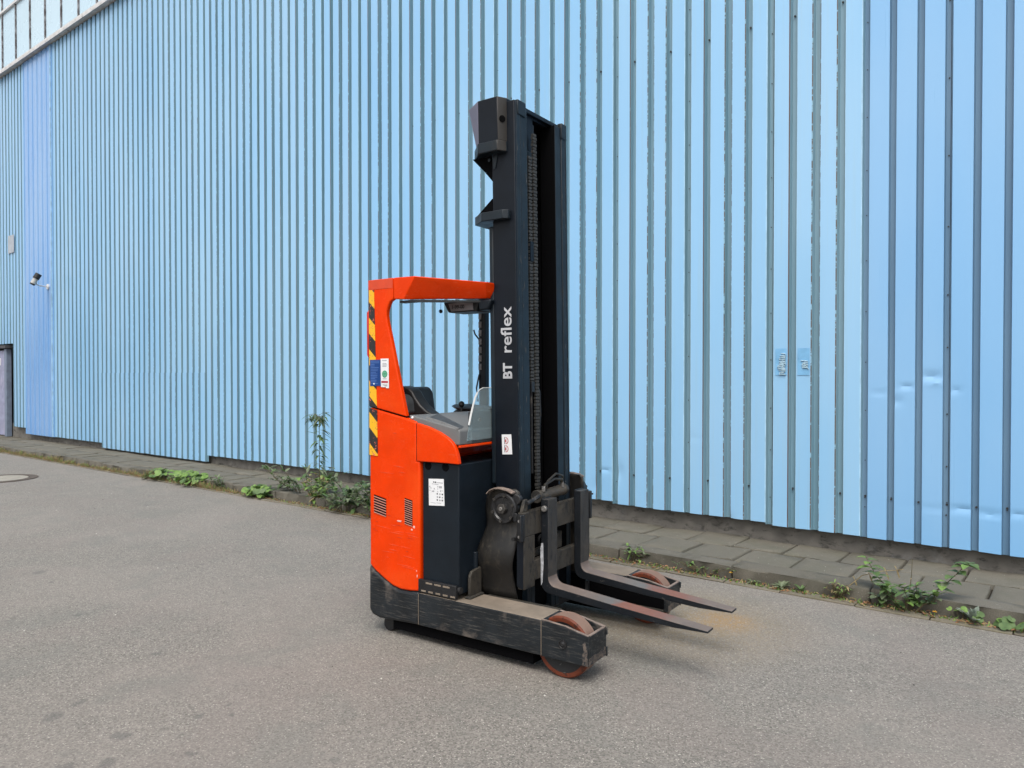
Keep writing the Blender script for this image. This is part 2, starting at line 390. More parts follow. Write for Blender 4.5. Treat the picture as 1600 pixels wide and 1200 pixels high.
# kerb
k_root = MB().box(X0, X1, 5.64, 5.78, -.05, .06).build('kerb', M['soil'], smooth=0)
tag(k_root, 'low mossy concrete kerb edging the pavement', kind='structure')
kx = -1.20 - 25
def rough_block(name, x0, x1, y0, y1, z0, z1, mat, parent, amp, rr, nx=6, tilt=0.0):
    """a stone with a slightly uneven outline and top"""
    vs_ = []; fs = []
    ny = 3
    ph = rr.uniform(0, 50)
    tz = rr.uniform(-tilt, tilt); tx = rr.uniform(-tilt, tilt)
    for lvl in (0, 1, 2):
        for j in range(ny + 1):
            for i in range(nx + 1):
                u_ = i / nx; w_ = j / ny
                px = x0 + (x1 - x0) * u_; py = y0 + (y1 - y0) * w_
                ed = amp * pnoise(Vector((px * 9 + ph, py * 9, lvl * 3.0)))
                ins = .006 if lvl == 2 else 0
                if i == 0: px += abs(ed) + ins
                if i == nx: px -= abs(ed) + ins
                if j == 0: py += ed + ins
                if j == ny: py -= abs(ed) + ins
                pz = (z0, z1 - .008, z1)[lvl]
                if lvl: pz += (u_ - .5) * tz + (w_ - .5) * tx + amp * .25 * pnoise(Vector((px * 7 + ph, py * 7, 0)))
                vs_.append((px, py, pz))
    S_ = (nx + 1) * (ny + 1)
    def I(l, j, i): return l * S_ + j * (nx + 1) + i
    for j in range(ny):
        for i in range(nx): fs.append((I(2, j, i), I(2, j, i + 1), I(2, j + 1, i + 1), I(2, j + 1, i)))
    for l in (0, 1):
        for i in range(nx):
            fs.append((I(l, 0, i), I(l, 0, i + 1), I(l + 1, 0, i + 1), I(l + 1, 0, i)))
            fs.append((I(l, ny, i + 1), I(l, ny, i), I(l + 1, ny, i), I(l + 1, ny, i + 1)))
        for j in range(ny):
            fs.append((I(l, j + 1, 0), I(l, j, 0), I(l + 1, j, 0), I(l + 1, j + 1, 0)))
            fs.append((I(l, j, nx), I(l, j + 1, nx), I(l + 1, j + 1, nx), I(l + 1, j, nx)))
    m_ = MB(); m_.add(vs_, fs); return m_.build(name, mat, parent, smooth=50)
rk = random.Random(5)
x = -2.21 - 24
while x < X1:
    rough_block('kerb_stone', x + .004, x + .996, 5.60 + rk.uniform(-.008, .008), 5.79, -.04, .105 + rk.uniform(-.008, .006), M['kerb'], k_root, .022, rk, 14, .012)
    x += 1.0
# pavement slabs
p_root = MB().box(X0, X1, 5.79, 6.74, -.05, .062).build('pavement', M['soil'], smooth=0)
tag(p_root, 'narrow pavement of concrete slabs along the blue wall', kind='structure')
for row, (ya, yb, off) in enumerate(((5.797, 6.255, -.545), (6.262, 6.722, -.733))):
    x = off - .4335 * 58
    while x < X1:
        if x > X0:
            rough_block('paving_slab', x + .007, x + .4335 - .007, ya + .004, yb - .003, .02, .100 + rk.uniform(-.006, .005), M['slab'], p_root, .014, rk, 5, .010)
        x += .4335

# manhole at the left
mh = empty('manhole', (-13.15, 4.10, 0))
tag(mh, 'round pale manhole cover with dark ring set in the asphalt at left', 'manhole cover')
MB().cyl((0, 0, -.005), (0, 0, 1), .37, .03, 40).build('cover', plain('pale_concrete_cover', (.27, .25, .21), .85, bs=.4), mh, bevel=.004)
MB().ring((0, 0, 0), (0, 0, 1), [(.385, -.02), (.385, .012), (.50, .010), (.50, -.02)], 48).build('cover_ring', worn('rusty_cobbled_ring', (.12, .095, .08), (.05, .045, .04), (30, 30, 30), .45, .6, .9, bs=.9), mh, smooth=0)

# ================================================================== WAREHOUSE
wh = empty('warehouse', (-10, 6.74, 0))
tag(wh, 'long warehouse clad in light blue ribbed metal sheets behind the pavement', 'warehouse')
WX, WY = -10, 6.74
def whp(o): o.parent = wh; o.location = (o.location.x - WX, o.location.y - WY, o.location.z); return o
whp(MB().box(X0, X1, 6.75, 20, 0, 8.79).build('wall_core', M['core'], smooth=0))
whp(MB().box(X0, X1, 6.722, 6.749, 0, .42).build('plinth', M['plinth'], smooth=0))

DENTS = [(-1.366, 1.449, .05, .012, .006), (-1.17, 1.503, .05, .012, .009), (-1.247, 1.383, .03, .03, .010), (-.999, 1.585, .07, .03, .011), (-.96, 1.53, .05, .02, -.006),
         (-.837, 1.476, .035, .02, .008), (-.93, .548, .2, .007, .005), (-.77, .566, .09, .008, .008), (-.60, .549, .1, .009, .010), (-.42, .559, .08, .008, .008),
         (-3.79, .60, .035, .10, .014), (-3.96, .61, .07, .018, .008), (-3.276, .976, .08, .006, .004), (-2.977, .992, .08, .006, .004), (-2.62, .275, .02, .04, .008),
         (-4.05, .42, .05, .06, .008), (-11.2, .6, .2, .03, .012), (-13.6, .7, .25, .05, .014), (-14.4, 1.2, .2, .03, .01), (-10.1, 1.1, .08, .1, .01), (-12.6, .55, .2, .04, .01)]
YF = 6.62
def sheet(name, x0, width, nr, z0, z1, mats, dep=.046, grv=.044, slope=.009, yoff=0.0, style='old', zdent=True, lap=True):
    """ribbed sheet: flats proud at YF, grooves behind; mats = paint, groove, edge_rust_full, edge_rust_spot, edge_clean, seam"""
    P_ = width / nr; prof = []       # (x, y, mat of following strip)
    near = x0 > -5.2
    rj = random.Random(int(x0 * 100))
    jit = [0] + [rj.uniform(-.005, .005) for _ in range(nr - 1)] + [0]
    for k in range(nr):
        a = k * P_ + jit[k]
        if style == 'old': em = (4, 2, 3, 3)[(k + 1) % 4] if True else 4
        else: em = 4
        if k == 0 and lap: prof.append((a, 0, 1))
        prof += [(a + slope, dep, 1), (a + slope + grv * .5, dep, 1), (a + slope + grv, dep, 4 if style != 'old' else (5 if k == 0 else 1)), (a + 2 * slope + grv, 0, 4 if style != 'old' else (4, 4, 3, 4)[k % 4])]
        prof.append((a + 2 * slope + grv + .0035, 0, 0))
        nf = 4 if near else 2
        a2 = (k + 1) * P_ + jit[k + 1]; e = a2 - .0090
        s = a + 2 * slope + grv + .0035
        for q in range(1, nf): prof.append((s + (e - s) * q / nf, 0, 0))
        prof.append((e, 0, em)); prof.append((a2, 0, 1))
    if lap:
        prof.append((width + slope - .001, dep - .0035, 1)); prof.append((width + slope + grv * .72, dep - .0035, 5)); prof.append((width + slope + grv * .72 + .0035, dep - .0008, 5))
    dz = .026 if near else .3
    nz = max(2, int(min(z1 - z0, 3.0) / dz)); zs = [z0 + min(z1 - z0, 3.0) * i / nz for i in range(nz + 1)]
    if z1 - z0 > 3.0:
        n2 = max(2, int((z1 - z0 - 3) / .3)); zs += [z0 + 3 + (z1 - z0 - 3) * i / n2 for i in range(1, n2 + 1)]
    m_ = MB(); vs_ = []; npf = len(prof)
    for iz, z in enumerate(zs):
        for (px, py, _) in prof:
            X = x0 + px; d = 0
            zz_ = z
            if iz == 0: zz_ += .006 * pnoise(Vector((X * 3.1, 7, 1))) - (.004 if py > .02 else 0)
            d += .0016 * pnoise(Vector((X * 1.7, z * .9, 3))) + .0022 * pnoise(Vector((X * .5, z * .25, 8)))
            if py < .01:
                for (dx_, dz_, rx, rz, dd) in DENTS:
                    if abs(X - dx_) < 3 * rx and abs(z - dz_) < 3 * rz + .1:
                        g_ = math.exp(-((X - dx_) / rx) ** 2 - ((z - dz_) / max(rz, .016)) ** 2)
                        d += dd * g_ * 1.15
            wob = .0004 * pnoise(Vector((X * 5, z * .7, 5)))
            vs_.append((X + wob, YF + yoff + py + d, zz_))
    fs = []; ms = []
    for iz in range(len(zs) - 1):
        for i in range(npf - 1):
            a = iz * npf + i
            fs.append((a, a + 1, a + 1 + npf, a + npf)); ms.append(prof[i][2])
    m_.add(vs_, fs, ms)
    o = m_.build(name, mats, None, smooth=20)
    sm = o.modifiers.new('thickness', 'SOLIDIFY'); sm.thickness = .0012; sm.offset = -1
    es = o.modifiers.new('split', 'EDGE_SPLIT'); es.split_angle = R(22)
    return whp(o)
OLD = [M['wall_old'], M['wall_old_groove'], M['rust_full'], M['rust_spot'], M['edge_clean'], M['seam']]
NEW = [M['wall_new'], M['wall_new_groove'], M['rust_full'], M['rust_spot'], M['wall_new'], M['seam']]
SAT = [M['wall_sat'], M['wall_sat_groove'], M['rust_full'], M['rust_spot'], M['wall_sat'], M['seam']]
ZT = 8.78
x = -1.51
xs_new = []
while x < 4.5:
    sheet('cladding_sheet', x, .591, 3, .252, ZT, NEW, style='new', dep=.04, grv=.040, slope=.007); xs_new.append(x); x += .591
xs_old = []
x = -1.51; k = 0
while k < 11:
    x -= .786; k += 1; xs_old.append(x)
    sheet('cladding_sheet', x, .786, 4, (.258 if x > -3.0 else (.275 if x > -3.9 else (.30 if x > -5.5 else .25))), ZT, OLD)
x = xs_old[-1]
while k < 18:
    x -= .772; k += 1; xs_old.append(x)
    sheet('cladding_sheet', x, .772, 4, .25, ZT, OLD)
for q in range(3):
    x -= .786; k += 1; xs_old.append(x)
    sheet('cladding_sheet', x, .786, 4, .235, ZT, OLD)
xb = x
for q in range(2):
    x -= .786
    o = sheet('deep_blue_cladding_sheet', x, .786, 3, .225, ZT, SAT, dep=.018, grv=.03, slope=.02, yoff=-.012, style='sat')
    o['label'] = 'smoother deeper blue cladding sheet'
while x > -25:
    x -= .78; xs_old.append(x)
    # sheets cut short above the door
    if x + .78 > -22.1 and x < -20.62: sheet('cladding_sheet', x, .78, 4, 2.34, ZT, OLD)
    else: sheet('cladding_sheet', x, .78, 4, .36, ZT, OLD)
# overlay patch low on the wall
for q in range(5):
    o = sheet('patch_sheet', -15.56 + q * .772, .772, 4, .14, 1.63, OLD, yoff=-.006, dep=.046)
    o['label'] = 'short overlapping repair sheet at the foot of the wall'
# lap end trims
whp(MB().box(xb - .012, xb + .008, 6.585, 6.66, .23, ZT - .03).build('corner_trim', M['edge_clean'], smooth=0))
# screws: joints and purlin lines, one mesh
m_ = MB()
rs = random.Random(3)
for xj in [-1.51] + xs_old[:14]:
    z = .5
    while z < 8.6:
        m_.cyl((xj + .027, YF + .039, z), (0, -1, 0), .0042, .008, 8)
        z += .41 * rs.uniform(.9, 1.1)
for xj in (-.921, .26):
    for z in (.5, .88, 1.29, 1.81, 2.22, 2.75, 3.3, 3.9, 4.5): m_.cyl((xj + .028, YF + .034, z), (0, -1, 0), .006, .008, 8)
for z in (.59, 4.73):
    for xj, W_, nr in [(q, .591, 3) for q in xs_new] + [(q, .786, 4) for q in xs_old[:16]]:
        for k in range(0, nr):
            if nr == 4 and k % 2: continue
            if nr == 4: k = k + 1
            if z > 4 and nr == 3: continue
            if xj < -9: continue
            m_.cyl((xj + k * W_ / nr + .029, YF + .036, z + rs.uniform(-.01, .01)), (0, -1, 0), .008, .009, 10)
            m_.cyl((xj + k * W_ / nr + .029, YF + .031, z + rs.uniform(-.01, .01)), (0, -1, 0), .005, .008, 6)
o = whp(m_.build('screw', M['screw'], smooth=30)); tag(o, 'small dark fixing screws in the grooves', kind='stuff')
# flashing above
m_ = MB(); m_.box(X0, X1, 6.50, 6.76, 8.80, 8.86, 0); m_.box(X0, X1, 6.50, 6.515, 8.77, 8.80, 0)
whp(m_.build('flashing', M['flashing'], bevel=.004))
whp(MB().box(X0, X1, 6.64, 6.755, 8.74, 8.795).build('flashing_shadow_strip', M['void'], smooth=0))  # black strip paints the shadow under the flashing
# upper cladding panels above the flashing
xp = -24.6
while xp < X1:
    whp(MB().box(xp + .045, xp + .855, 6.98, 7.02, 8.865, 10.72).build('upper_panel', M['upper'], bevel=.006))
    whp(MB().box(xp + .045, xp + .855, 6.98, 7.02, 10.80, 13.2).build('upper_panel', M['upper'], bevel=.006))
    m_ = MB(); m_.box(xp - .012, xp + .012, 6.955, 7.03, 8.865, 13.2)
    whp(m_.build('joint_strip', M['joint'], smooth=0))
    xp += .90
whp(MB().box(X0, X1, 6.93, 7.05, 10.73, 10.79).build('upper_flashing', M['flashing'], bevel=.003))
whp(MB().box(X0, X1, 7.03, 20, 8.80, 13.3).build('upper_wall_core', M['joint'], smooth=0))

# door at far left
dr = empty('door', (-21.35, 6.62, 0.1), parent=None); dr.parent = wh; dr.location = (-21.35 - WX, 6.60 - WY, .1)
dr['label'] = 'grey violet metal door with small green sign'
# (door leaf, frame and sign are sub-parts)
MB().box(-.62, .56, .02, .06, .02, 2.08).build('door_leaf', M['door'], dr, bevel=.004)
MB().box(.58, .72, -.01, .10, .0, 2.12).build('door_jamb', M['jamb'], dr, bevel=.004)
MB().box(-.78, -.64, -.01, .10, .0, 2.12).build('door_jamb', M['jamb'], dr, bevel=.004)
MB().box(-.84, .80, -.06, .12, 2.13, 2.20).build('door_lintel', M['dark_steel'], dr, bevel=.004)
m_ = MB(); m_.box(.10, .26, .008, .0195, 1.72, 1.90, 0); m_.box(.14, .22, .004, .0079, 1.75, 1.82, 1)
m_.build('door_sign', [M['white'], M['green_ink']], dr, smooth=0)
for z in (.35, 1.75): MB().cyl((.57, .015, z), (0, 0, 1), .014, .12, 10).build('hinge', M['dark_steel'], dr)
MB().tube([(-.52, .02, 1.0), (-.52, -.03, 1.0), (-.40, -.03, 1.0)], .01, 8).build('handle', M['steel'], dr)

# wall-mounted things
sp = MB().box(-.19, .19, -.004, .0, -.21, .21)
for sz in (-.18, .18):
    for sx_ in (-.13, .13): sp.cyl((sx_, -.006, sz), (0, -1, 0), .012, .006, 8, 0)
o = sp.build('sign_plate', plain('faded_grey_plate', (.38, .42, .47), .5, var=.12), bevel=.002); o.location = (-20.30, 6.605, 4.70)
tag(o, 'blank faded grey plate screwed high on the blue wall at left', 'plate')
M['cam_white'] = plain('aged_white_housing', (.42, .42, .40), .45)
cc = empty('security_camera', (-18.13, 6.60, 3.53))
tag(cc, 'white and black security camera on a bent arm on the deep blue wall', 'security camera')
MB().cyl((0, 0, .0), (0, -1, 0), .06, .03, 16).build('wall_mount', M['flashing'], cc)
MB().tube([(0, 0, 0), (.02, -.08, .0), (.08, -.20, .0), (.16, -.28, .01), (.20, -.30, .05)], .014, 8).build('arm', M['flashing'], cc)
hh = MB(); ax_ = Vector((-.12, -.38, -.75)).normalized(); ctr = Vector((.21, -.32, .11))
hh.cyl(ctr, ax_, .052, .21, 20, 0)
hh.build('housing', M['cam_white'], cc, bevel=.006)
MB().cyl(ctr + ax_ * .115, ax_, .050, .03, 20).build('lens_ring', M['black'], cc)
MB().cyl(ctr - ax_ * .06 + Vector((.02, 0, .015)), ax_, .064, .12, 20).build('sun_hood', M['black'], cc, bevel=.005)

def tape(name, x, z, w_, h_, label, seed):
    rr = random.Random(seed); root = empty(name, (x, YF - .002, z)); tag(root, label, 'tape residue')
    m_ = MB(); NX, NZ = 6, 10; vs_ = []; fs = []
    for j in range(NZ + 1):
        for i in range(NX + 1):
            vs_.append((-w_ / 2 + w_ * i / NX, -.0015 - abs(.004 * pnoise(Vector((i * .9, j * .8, seed)))), -h_ / 2 + h_ * j / NZ))
    for j in range(NZ):
        for i in range(NX): fs.append((j * (NX + 1) + i, j * (NX + 1) + i + 1, (j + 1) * (NX + 1) + i + 1, (j + 1) * (NX + 1) + i))
    m_.add(vs_, fs); m_.build('film', M['tape_film'], root)
    # squiggles of dried glue
    g_ = MB()
    for _ in range(seed):
        cx, cz = rr.uniform(-w_ * .3, w_ * .1), rr.uniform(-h_ * .4, h_ * .4)
        pts = [(cx, -.008, cz)]
        dx = 1
        for s_ in range(rr.randint(2, 5)):
            cx2 = max(-w_ * .42, min(w_ * .42, cx + dx * w_ * rr.uniform(.25, .6)))
            pts += [((cx + cx2) / 2, -.008, cz), (cx2, -.008, cz - .004)]
            cx = cx2; cz = max(-h_ * .46, cz - .016); dx = -dx
            pts.append((cx, -.008, cz))
        g_.tube(pts, .0045, 6)
    g_.build('glue_residue', M['glue'], root)
M['tape_film'] = plain('clear_tape_film', (.19, .43, .68), .30, var=.1, coat=.3)
M['glue'] = plain('dried_glue', (.34, .50, .60), .4)
tape('tape_patch', -2.165, 1.71, .096, .235, 'torn tape patch with thick white glue squiggles on the wall, left of two', 9)
tape('tape_patch', -1.972, 1.71, .100, .235, 'clear torn tape patch with few glue marks on the wall, right of two', 3)

# ================================================================== REACH TRUCK
FA = R(3.8473)
TR = empty('reach_truck', (-2.15975, 3.18302, 0), FA)
tag(TR, 'orange and black reach truck forklift parked on the asphalt beside the blue wall', 'forklift')
WD = 1.24       # overall width; local x forward, y across (0 = near side), z up

# --- chassis skirt (black, scuffed)
curve = [(-1.395, .412), (-1.347, .38), (-1.265, .337), (-1.201, .308), (-1.133, .295), (-1.056, .298), (-.985, .308)]
m_ = MB()
prof = [(-1.395, .135), (-1.37, .105), (-1.31, .092), (-.985, .108)] + list(reversed(curve))
m_.prism(prof, 'y', 0, WD)
m_.build('rear_skirt', M['leg'], TR, bevel=.018, seg=3)
for yy in (.10, WD - .10):
    c_ = MB(); c_.cyl((-1.285, yy, .045), (0, 1, 0), .045, .07, 20); c_.box(-1.31, -1.23, yy - .045, yy + .045, .06, .12)
    c_.build('support_caster', M['black'], TR, bevel=.004)
MB().cyl((-1.18, WD / 2, .155), (0, 1, 0), .155, .10, 28).build('drive_wheel', M['black'], TR, bevel=.01)

# --- straddle legs
def leg(y0, y1, near):
    out_y, in_y = (y0, y1)
    m_ = MB()
    m_.box(-.984, -.128, y0, y1, .110, .303, 0, top=1)
    m_.build('straddle_leg', [M['leg'], M['leg_top']], TR, bevel=.006)
    MB().box(-1.22, -.20, y0 + .035, y1 - .035, .040, .108).build('underside_shade_box', M['void'], TR)  # added black box, darkens the ground gap under the leg
    t = .018
    h = MB()
    # side plates, sloping top
    for a, b_ in ((y0, y0 + t), (y1 - t, y1)):
        h.prism([(-.126, .110), (.155, .112), (.155, .266), (.02, .292), (-.126, .303)], 'y', a, b_, 0)
    h.box(.137, .155, y0 + t, y1 - t, .112, .262, 0)
    h.box(-.126, -.112, y0 + t, y1 - t, .11, .301, 0)
    ho = h.build('wheel_housing', M['leg'], TR, bevel=.003)
    wp = MB(); yo_ = y0 if near else y1; sg = -1 if near else 1
    wp.prism([(.122, .115), (.118, .16), (.128, .19), (.122, .225), (.135, .235), (.148, .21), (.153, .115)], 'y', min(yo_, yo_ + sg * .0012), max(yo_, yo_ + sg * .0012))
    wp.prism([(y0 + .004, .115), (y0 + .004, .150), (y0 + .06, .158), (y0 + .11, .150), (y1 - .02, .165), (y1 - .004, .150), (y1 - .004, .115)], 'x', .1551, .1562)
    wp.build('scraped_patch', M['scrape'], ho)
    
    for za_, zb_ in ((.112, .160), (.225, .262)): MB().box(.1565, .163, y1 - .012, y1 + .001, za_, zb_).build('end_lug', M['leg'], ho, bevel=.002)
    # bare dusty rim along the top edges
    r_ = MB()
    for a, b_ in ((y0 + .001, y0 + t - .001), (y1 - t + .001, y1 - .001)):
        r_.prism([(-.124, .3032), (.02, .2922), (.153, .2664), (.153, .2680), (.02, .2940), (-.124, .3050)], 'y', a, b_)
    r_.box(.138, .154, y0 + t, y1 - t, .2622, .2662)
    r_.build('worn_rim', M['leg_rim'], ho)
    yc = (y0 + y1) / 2
    w_ = MB(); R_ = .163; hw = .052; XW = -.026
    w_.ring((XW, yc, R_), (0, 1, 0), [(.03, -hw + .012), (.085, -hw + .012), (.118, -hw + .004), (.134, -hw), (R_ - .008, -hw), (R_, -hw + .010), (R_, hw - .010), (R_ - .008, hw), (.134, hw), (.118, hw - .004), (.085, hw - .012), (.03, hw - .012)], 48,
            [1, 1, 1, 0, 0, 2, 0, 0, 1, 1, 1])
    w_.cyl((XW, yc, R_), (0, 1, 0), .031, .135, 20, 1)
    w_.build('load_wheel', [M['tyre'], M['hub'], M['tread']], TR, smooth=30)
    yo = y0 if near else y1; s_ = -1 if near else 1
    b2 = MB(); b2.ring((.005, yo, .200), (0, s_, 0), [(.0, .006), (.006, .008), (.012, .004), (.018, .002), (.0205, .006), (.024, .006), (.024, -.004)], 24)
    b2.build('axle_bolt', M['hub'], ho)
leg(0, .20, True); leg(WD - .20, WD, False)
# inner channel lips of the far leg
MB().box(-.95, .13, WD - .206, WD - .2015, .13, .262).build('channel_shade_panel', M['void'], TR)  # flat black panel paints the shade on the far leg's inner face
m_ = MB(); m_.box(-.95, .13, WD - .262, WD - .201, .108, .130); m_.box(-.95, -.14, WD - .235, WD - .201, .285, .30)
m_.build('inner_rail', M['carriage'], TR, bevel=.002)
m_ = MB(); m_.box(-.95, .10, .201, .255, .105, .125); m_.box(-.95, -.14, .201, .235, .285, .30)
m_.build('inner_rail', M['carriage'], TR, bevel=.002)
MB().box(-1.30, -.62, .14, WD - .14, .050, .118).build('belly_shade_box', M['void'], TR)  # added black box, keeps the ground between the legs dark
MB().box(-.98, -.62, .20, WD - .20, .12, .30).build('cross_frame', M['leg'], TR, bevel=.01)
# vertical weld seams on the leg outer face
for xx in (-.985, -.127):
    MB().box(xx - .002, xx + .001, -.0015, .0, .114, .298).build('seam_bead', M['leg_top'], TR)

# --- orange rear cabinet
m_ = MB()
cab = [(-1.39, .414), (-1.347, .383), (-1.265, .340), (-1.201, .311), (-1.133, .298), (-1.056, .301), (-.978, .311), (-.978, 1.085), (-1.003, 1.085), (-1.003, 1.315), (-1.08, 1.338), (-1.39, 1.396)]
m_.prism(cab, 'y', .004, .05)
m_.prism([(a, min(z, 1.24)) for a, z in cab], 'y', .0505, WD - .004)
body = m_.build('rear_body', M['orange'], TR, bevel=.022, seg=4)
MB().prism([(-1.388, 1.398), (-1.082, 1.340), (-1.082, 1.3445), (-1.388, 1.4025)], 'y', .008, .06).build('seam_strip', M['void'], TR)
# vents: recessed dark slots with pale lips
def vent(x0, x1, z0, z1, n_, name):
    v_ = MB(); st = (z1 - z0) / n_
    dzx = -.018 * (x1 - x0) / .1
    for k in range(n_):
        z = z1 - k * st
        v_.add([(x0, .0025, z), (x1, .0025, z + dzx), (x1, .0025, z + dzx - st * .55), (x0, .0025, z - st * .55)], [(0, 3, 2, 1)], 0)
        v_.add([(x0, .0025, z - st * .56), (x1, .0025, z + dzx - st * .56), (x1, -.0015, z + dzx - st * .80), (x0, -.0015, z - st * .80)], [(0, 3, 2, 1)], 1)
    v_.build(name, [M['void'], M['grey_vent']], body, smooth=0)
M['grey_vent'] = plain('dusty_vent_lip', (.34, .15, .11), .6)
vent(-1.351, -1.248, .742, .856, 7, 'vent_grille'); vent(-1.096, -1.034, .700, .858, 12, 'vent_grille')
# long shallow scrapes in the body paint
rs_ = random.Random(14)
m_ = MB()
for _ in range(18):
    a = rs_.uniform(-1.37, -1.05); z = rs_.choice([rs_.uniform(.42, .66), rs_.uniform(.60, .70), rs_.uniform(.86, 1.28)]); L_ = rs_.uniform(.03, .16); h_ = rs_.uniform(.0012, .0028); sl_ = rs_.uniform(-.08, .02)
    if z < .46 and a < -1.2: continue
    e_ = min(a + L_, -.985)
    m_.prism([(a, z), ((a + e_) / 2, z + sl_ * L_ / 2 + h_), (e_, z + sl_ * L_), ((a + e_) / 2, z + sl_ * L_ / 2 - h_ * .3)], 'y', .0026, .0046)
m_.build('paint_scrape', plain('scraped_orange_paint', (.73, .10, .035), .5, var=.2, scale=30), body, smooth=0)['kind'] = 'stuff'
m_ = MB()
for _ in range(12):
    a = rs_.uniform(-1.36, -1.08); z = rs_.uniform(.44, .74); L_ = rs_.uniform(.02, .07)
    if z < .47 and a < -1.2: continue
    m_.prism([(a, z), (a + L_ * .5, z + .0016), (a + L_, z - .002), (a + L_ * .5, z - .001)], 'y', .0024, .0045)
m_.build('dark_scratch', plain('dark_red_scratch', (.42, .028, .002), .5), body, smooth=0)['kind'] = 'stuff'
# chips on the body
m_ = MB()
for (a, z, w_, h_) in ((-1.14, .713, .04, .010), (-1.022, .690, .016, .016), (-1.04, .672, .014, .010), (-.998, .40, .006, .016), (-1.003, .43, .005, .01)):
    m_.prism([(a - w_ / 2, z), (a - w_ / 4, z + h_ / 2), (a + w_ / 2, z + h_ / 3), (a + w_ / 3, z - h_ / 2), (a - w_ / 3, z - h_ / 3)], 'y', .0018, .0045)
m_.build('paint_chip', plain('exposed_primer', (.72, .42, .36), .6), body)

# --- pillar with top rear corner
pil = [(-1.392, 1.404), (-1.396, 2.185), (-1.188, 2.186), (-1.188, 2.056), (-1.212, 2.045), (-1.228, 2.021), (-1.241, 1.99), (-1.244, 1.96), (-1.239, 1.925), (-1.208, 1.818), (-1.156, 1.619), (-1.083, 1.347)]
m_ = MB(); m_.prism(pil, 'y', .002, .035); m_.box(-1.396, -1.372, .035, .17, 1.402, 2.18)
pl = m_.build('rear_pillar', M['orange'], TR, bevel=.007, seg=3)
# faded band of the cap
MB().box(-1.394, -1.19, .0005, .0035, 2.125, 2.182).build('faded_band', M['orange_top'], pl)

# hazard tape: wraps the rear corner
m_ = MB()
m_.prism([(-1.386, 1.404), (-1.388, 2.122), (-1.345, 2.122), (-1.325, 1.45), (-1.322, 1.393)], 'y', -.0008, .0030)
m_.build('hazard_tape', M['hazard'], TR)
m_ = MB(); m_.prism([(-1.386, 1.100), (-1.386, 1.390), (-1.322, 1.378), (-1.318, 1.096)], 'y', -.0008, .0055)
m_.build('hazard_tape', M['hazard'], TR)
MB().prism([(-1.412, 1.72), (-1.414, 1.985), (-1.397, 2.0), (-1.397, 1.70)], 'y', .004, .05).build('tail_light', M['red_lens'], TR, bevel=.004)
# stickers on pillar
m_ = MB(); m_.prism([(-1.377, 1.527), (-1.379, 1.690), (-1.290, 1.690), (-1.286, 1.530)], 'y', -.0022, -.001)
st = m_.build('blue_notice_sticker', M['blue_stk'], TR)
m_ = MB(); zl = 1.68
rr = random.Random(2)
for k in range(15):
    L_ = rr.uniform(.03, .075)
    m_.box(-1.372, -1.372 + L_, -.0028, -.0022, zl, zl + .0028); zl -= .0098
m_.build('printed_line', M['blue_ink'], st)
m_ = MB(); m_.cyl((-1.344, -.0026, 1.542), (0, 1, 0), .0055, .001, 16); m_.build('round_mark', M['white'], st)
m_ = MB(); m_.prism([(-1.285, 1.522), (-1.288, 1.697), (-1.222, 1.697), (-1.219, 1.516), (-1.24, 1.516), (-1.245, 1.522)], 'y', -.0022, -.001)
st = m_.build('inspection_sticker', M['white'], TR)
m_ = MB(); m_.ring((-1.253, -.0022, 1.602), (0, -1, 0), [(0, .001), (.022, .001), (.022, 0)], 24); m_.build('seal', M['green_ink'], st)
m_ = MB(); m_.cyl((-1.253, -.0034, 1.602), (0, 1, 0), .0165, .0005, 24); m_.build('seal_inner', plain('pale_green_print', (.12, .38, .24), .5), st)
m_ = MB(); m_.box(-1.264, -1.242, -.0042, -.0036, 1.604, 1.609); m_.box(-1.262, -1.246, -.0042, -.0036, 1.596, 1.600); m_.build('seal_text', M['green_ink'], st)
m_ = MB(); m_.box(-1.281, -1.226, -.0030, -.0022, 1.548, 1.560); m_.build('red_band', M['red_ink'], st)
m_ = MB()
for z, a, b_ in ((1.684, -1.276, -1.236), (1.664, -1.272, -1.238), (1.656, -1.272, -1.234), (1.648, -1.272, -1.238), (1.571, -1.27, -1.236), (1.534, -1.272, -1.232), (1.528, -1.256, -1.232)):
    m_.box(a, b_, -.0030, -.0022, z, z + .004)
m_.build('printed_line', M['ink_grey'], st)

# --- overhead guard
def lathe_panel(pts_top, pts_bot, th, name, mat, mb_=None):
    m_ = mb_ or MB(); n_ = len(pts_top); vs_ = []
    c = Vector((-1.0, WD / 2, 2.1))
    for p in pts_top + pts_bot: vs_.append(p)
    for p in pts_top + pts_bot:
        q = Vector(p); d = Vector((c.x - q.x if q.x > -1.02 else 0, c.y - q.y, 0)).normalized() * th; vs_.append(tuple(q + d))
    fs = []
    for i in range(n_ - 1):
        fs.append((i, n_ + i, n_ + i + 1, i + 1)); fs.append((2 * n_ + i, 2 * n_ + i + 1, 3 * n_ + i + 1, 3 * n_ + i))
        fs.append((n_ + i, 3 * n_ + i, 3 * n_ + i + 1, n_ + i + 1)); fs.append((i, i + 1, 2 * n_ + i + 1, 2 * n_ + i))
    fs.append((0, 2 * n_, 3 * n_, n_)); fs.append((n_ - 1, 2 * n_ - 1, 4 * n_ - 1, 3 * n_ - 1))
    m_.add(vs_, fs); return m_
top = [(-1.182, .002, 2.186), (-1.02, .004, 2.184), (-.665, .24, 2.148), (-.645, .30, 2.146)]
bot = [(-1.182, .002, 2.056), (-1.10, .004, 2.050), (-.700, .30, 2.058), (-.68, .35, 2.058)]
gd = lathe_panel(top, bot, .022, '', None).build('overhead_guard', M['orange'], TR, bevel=.005)
m_ = MB()
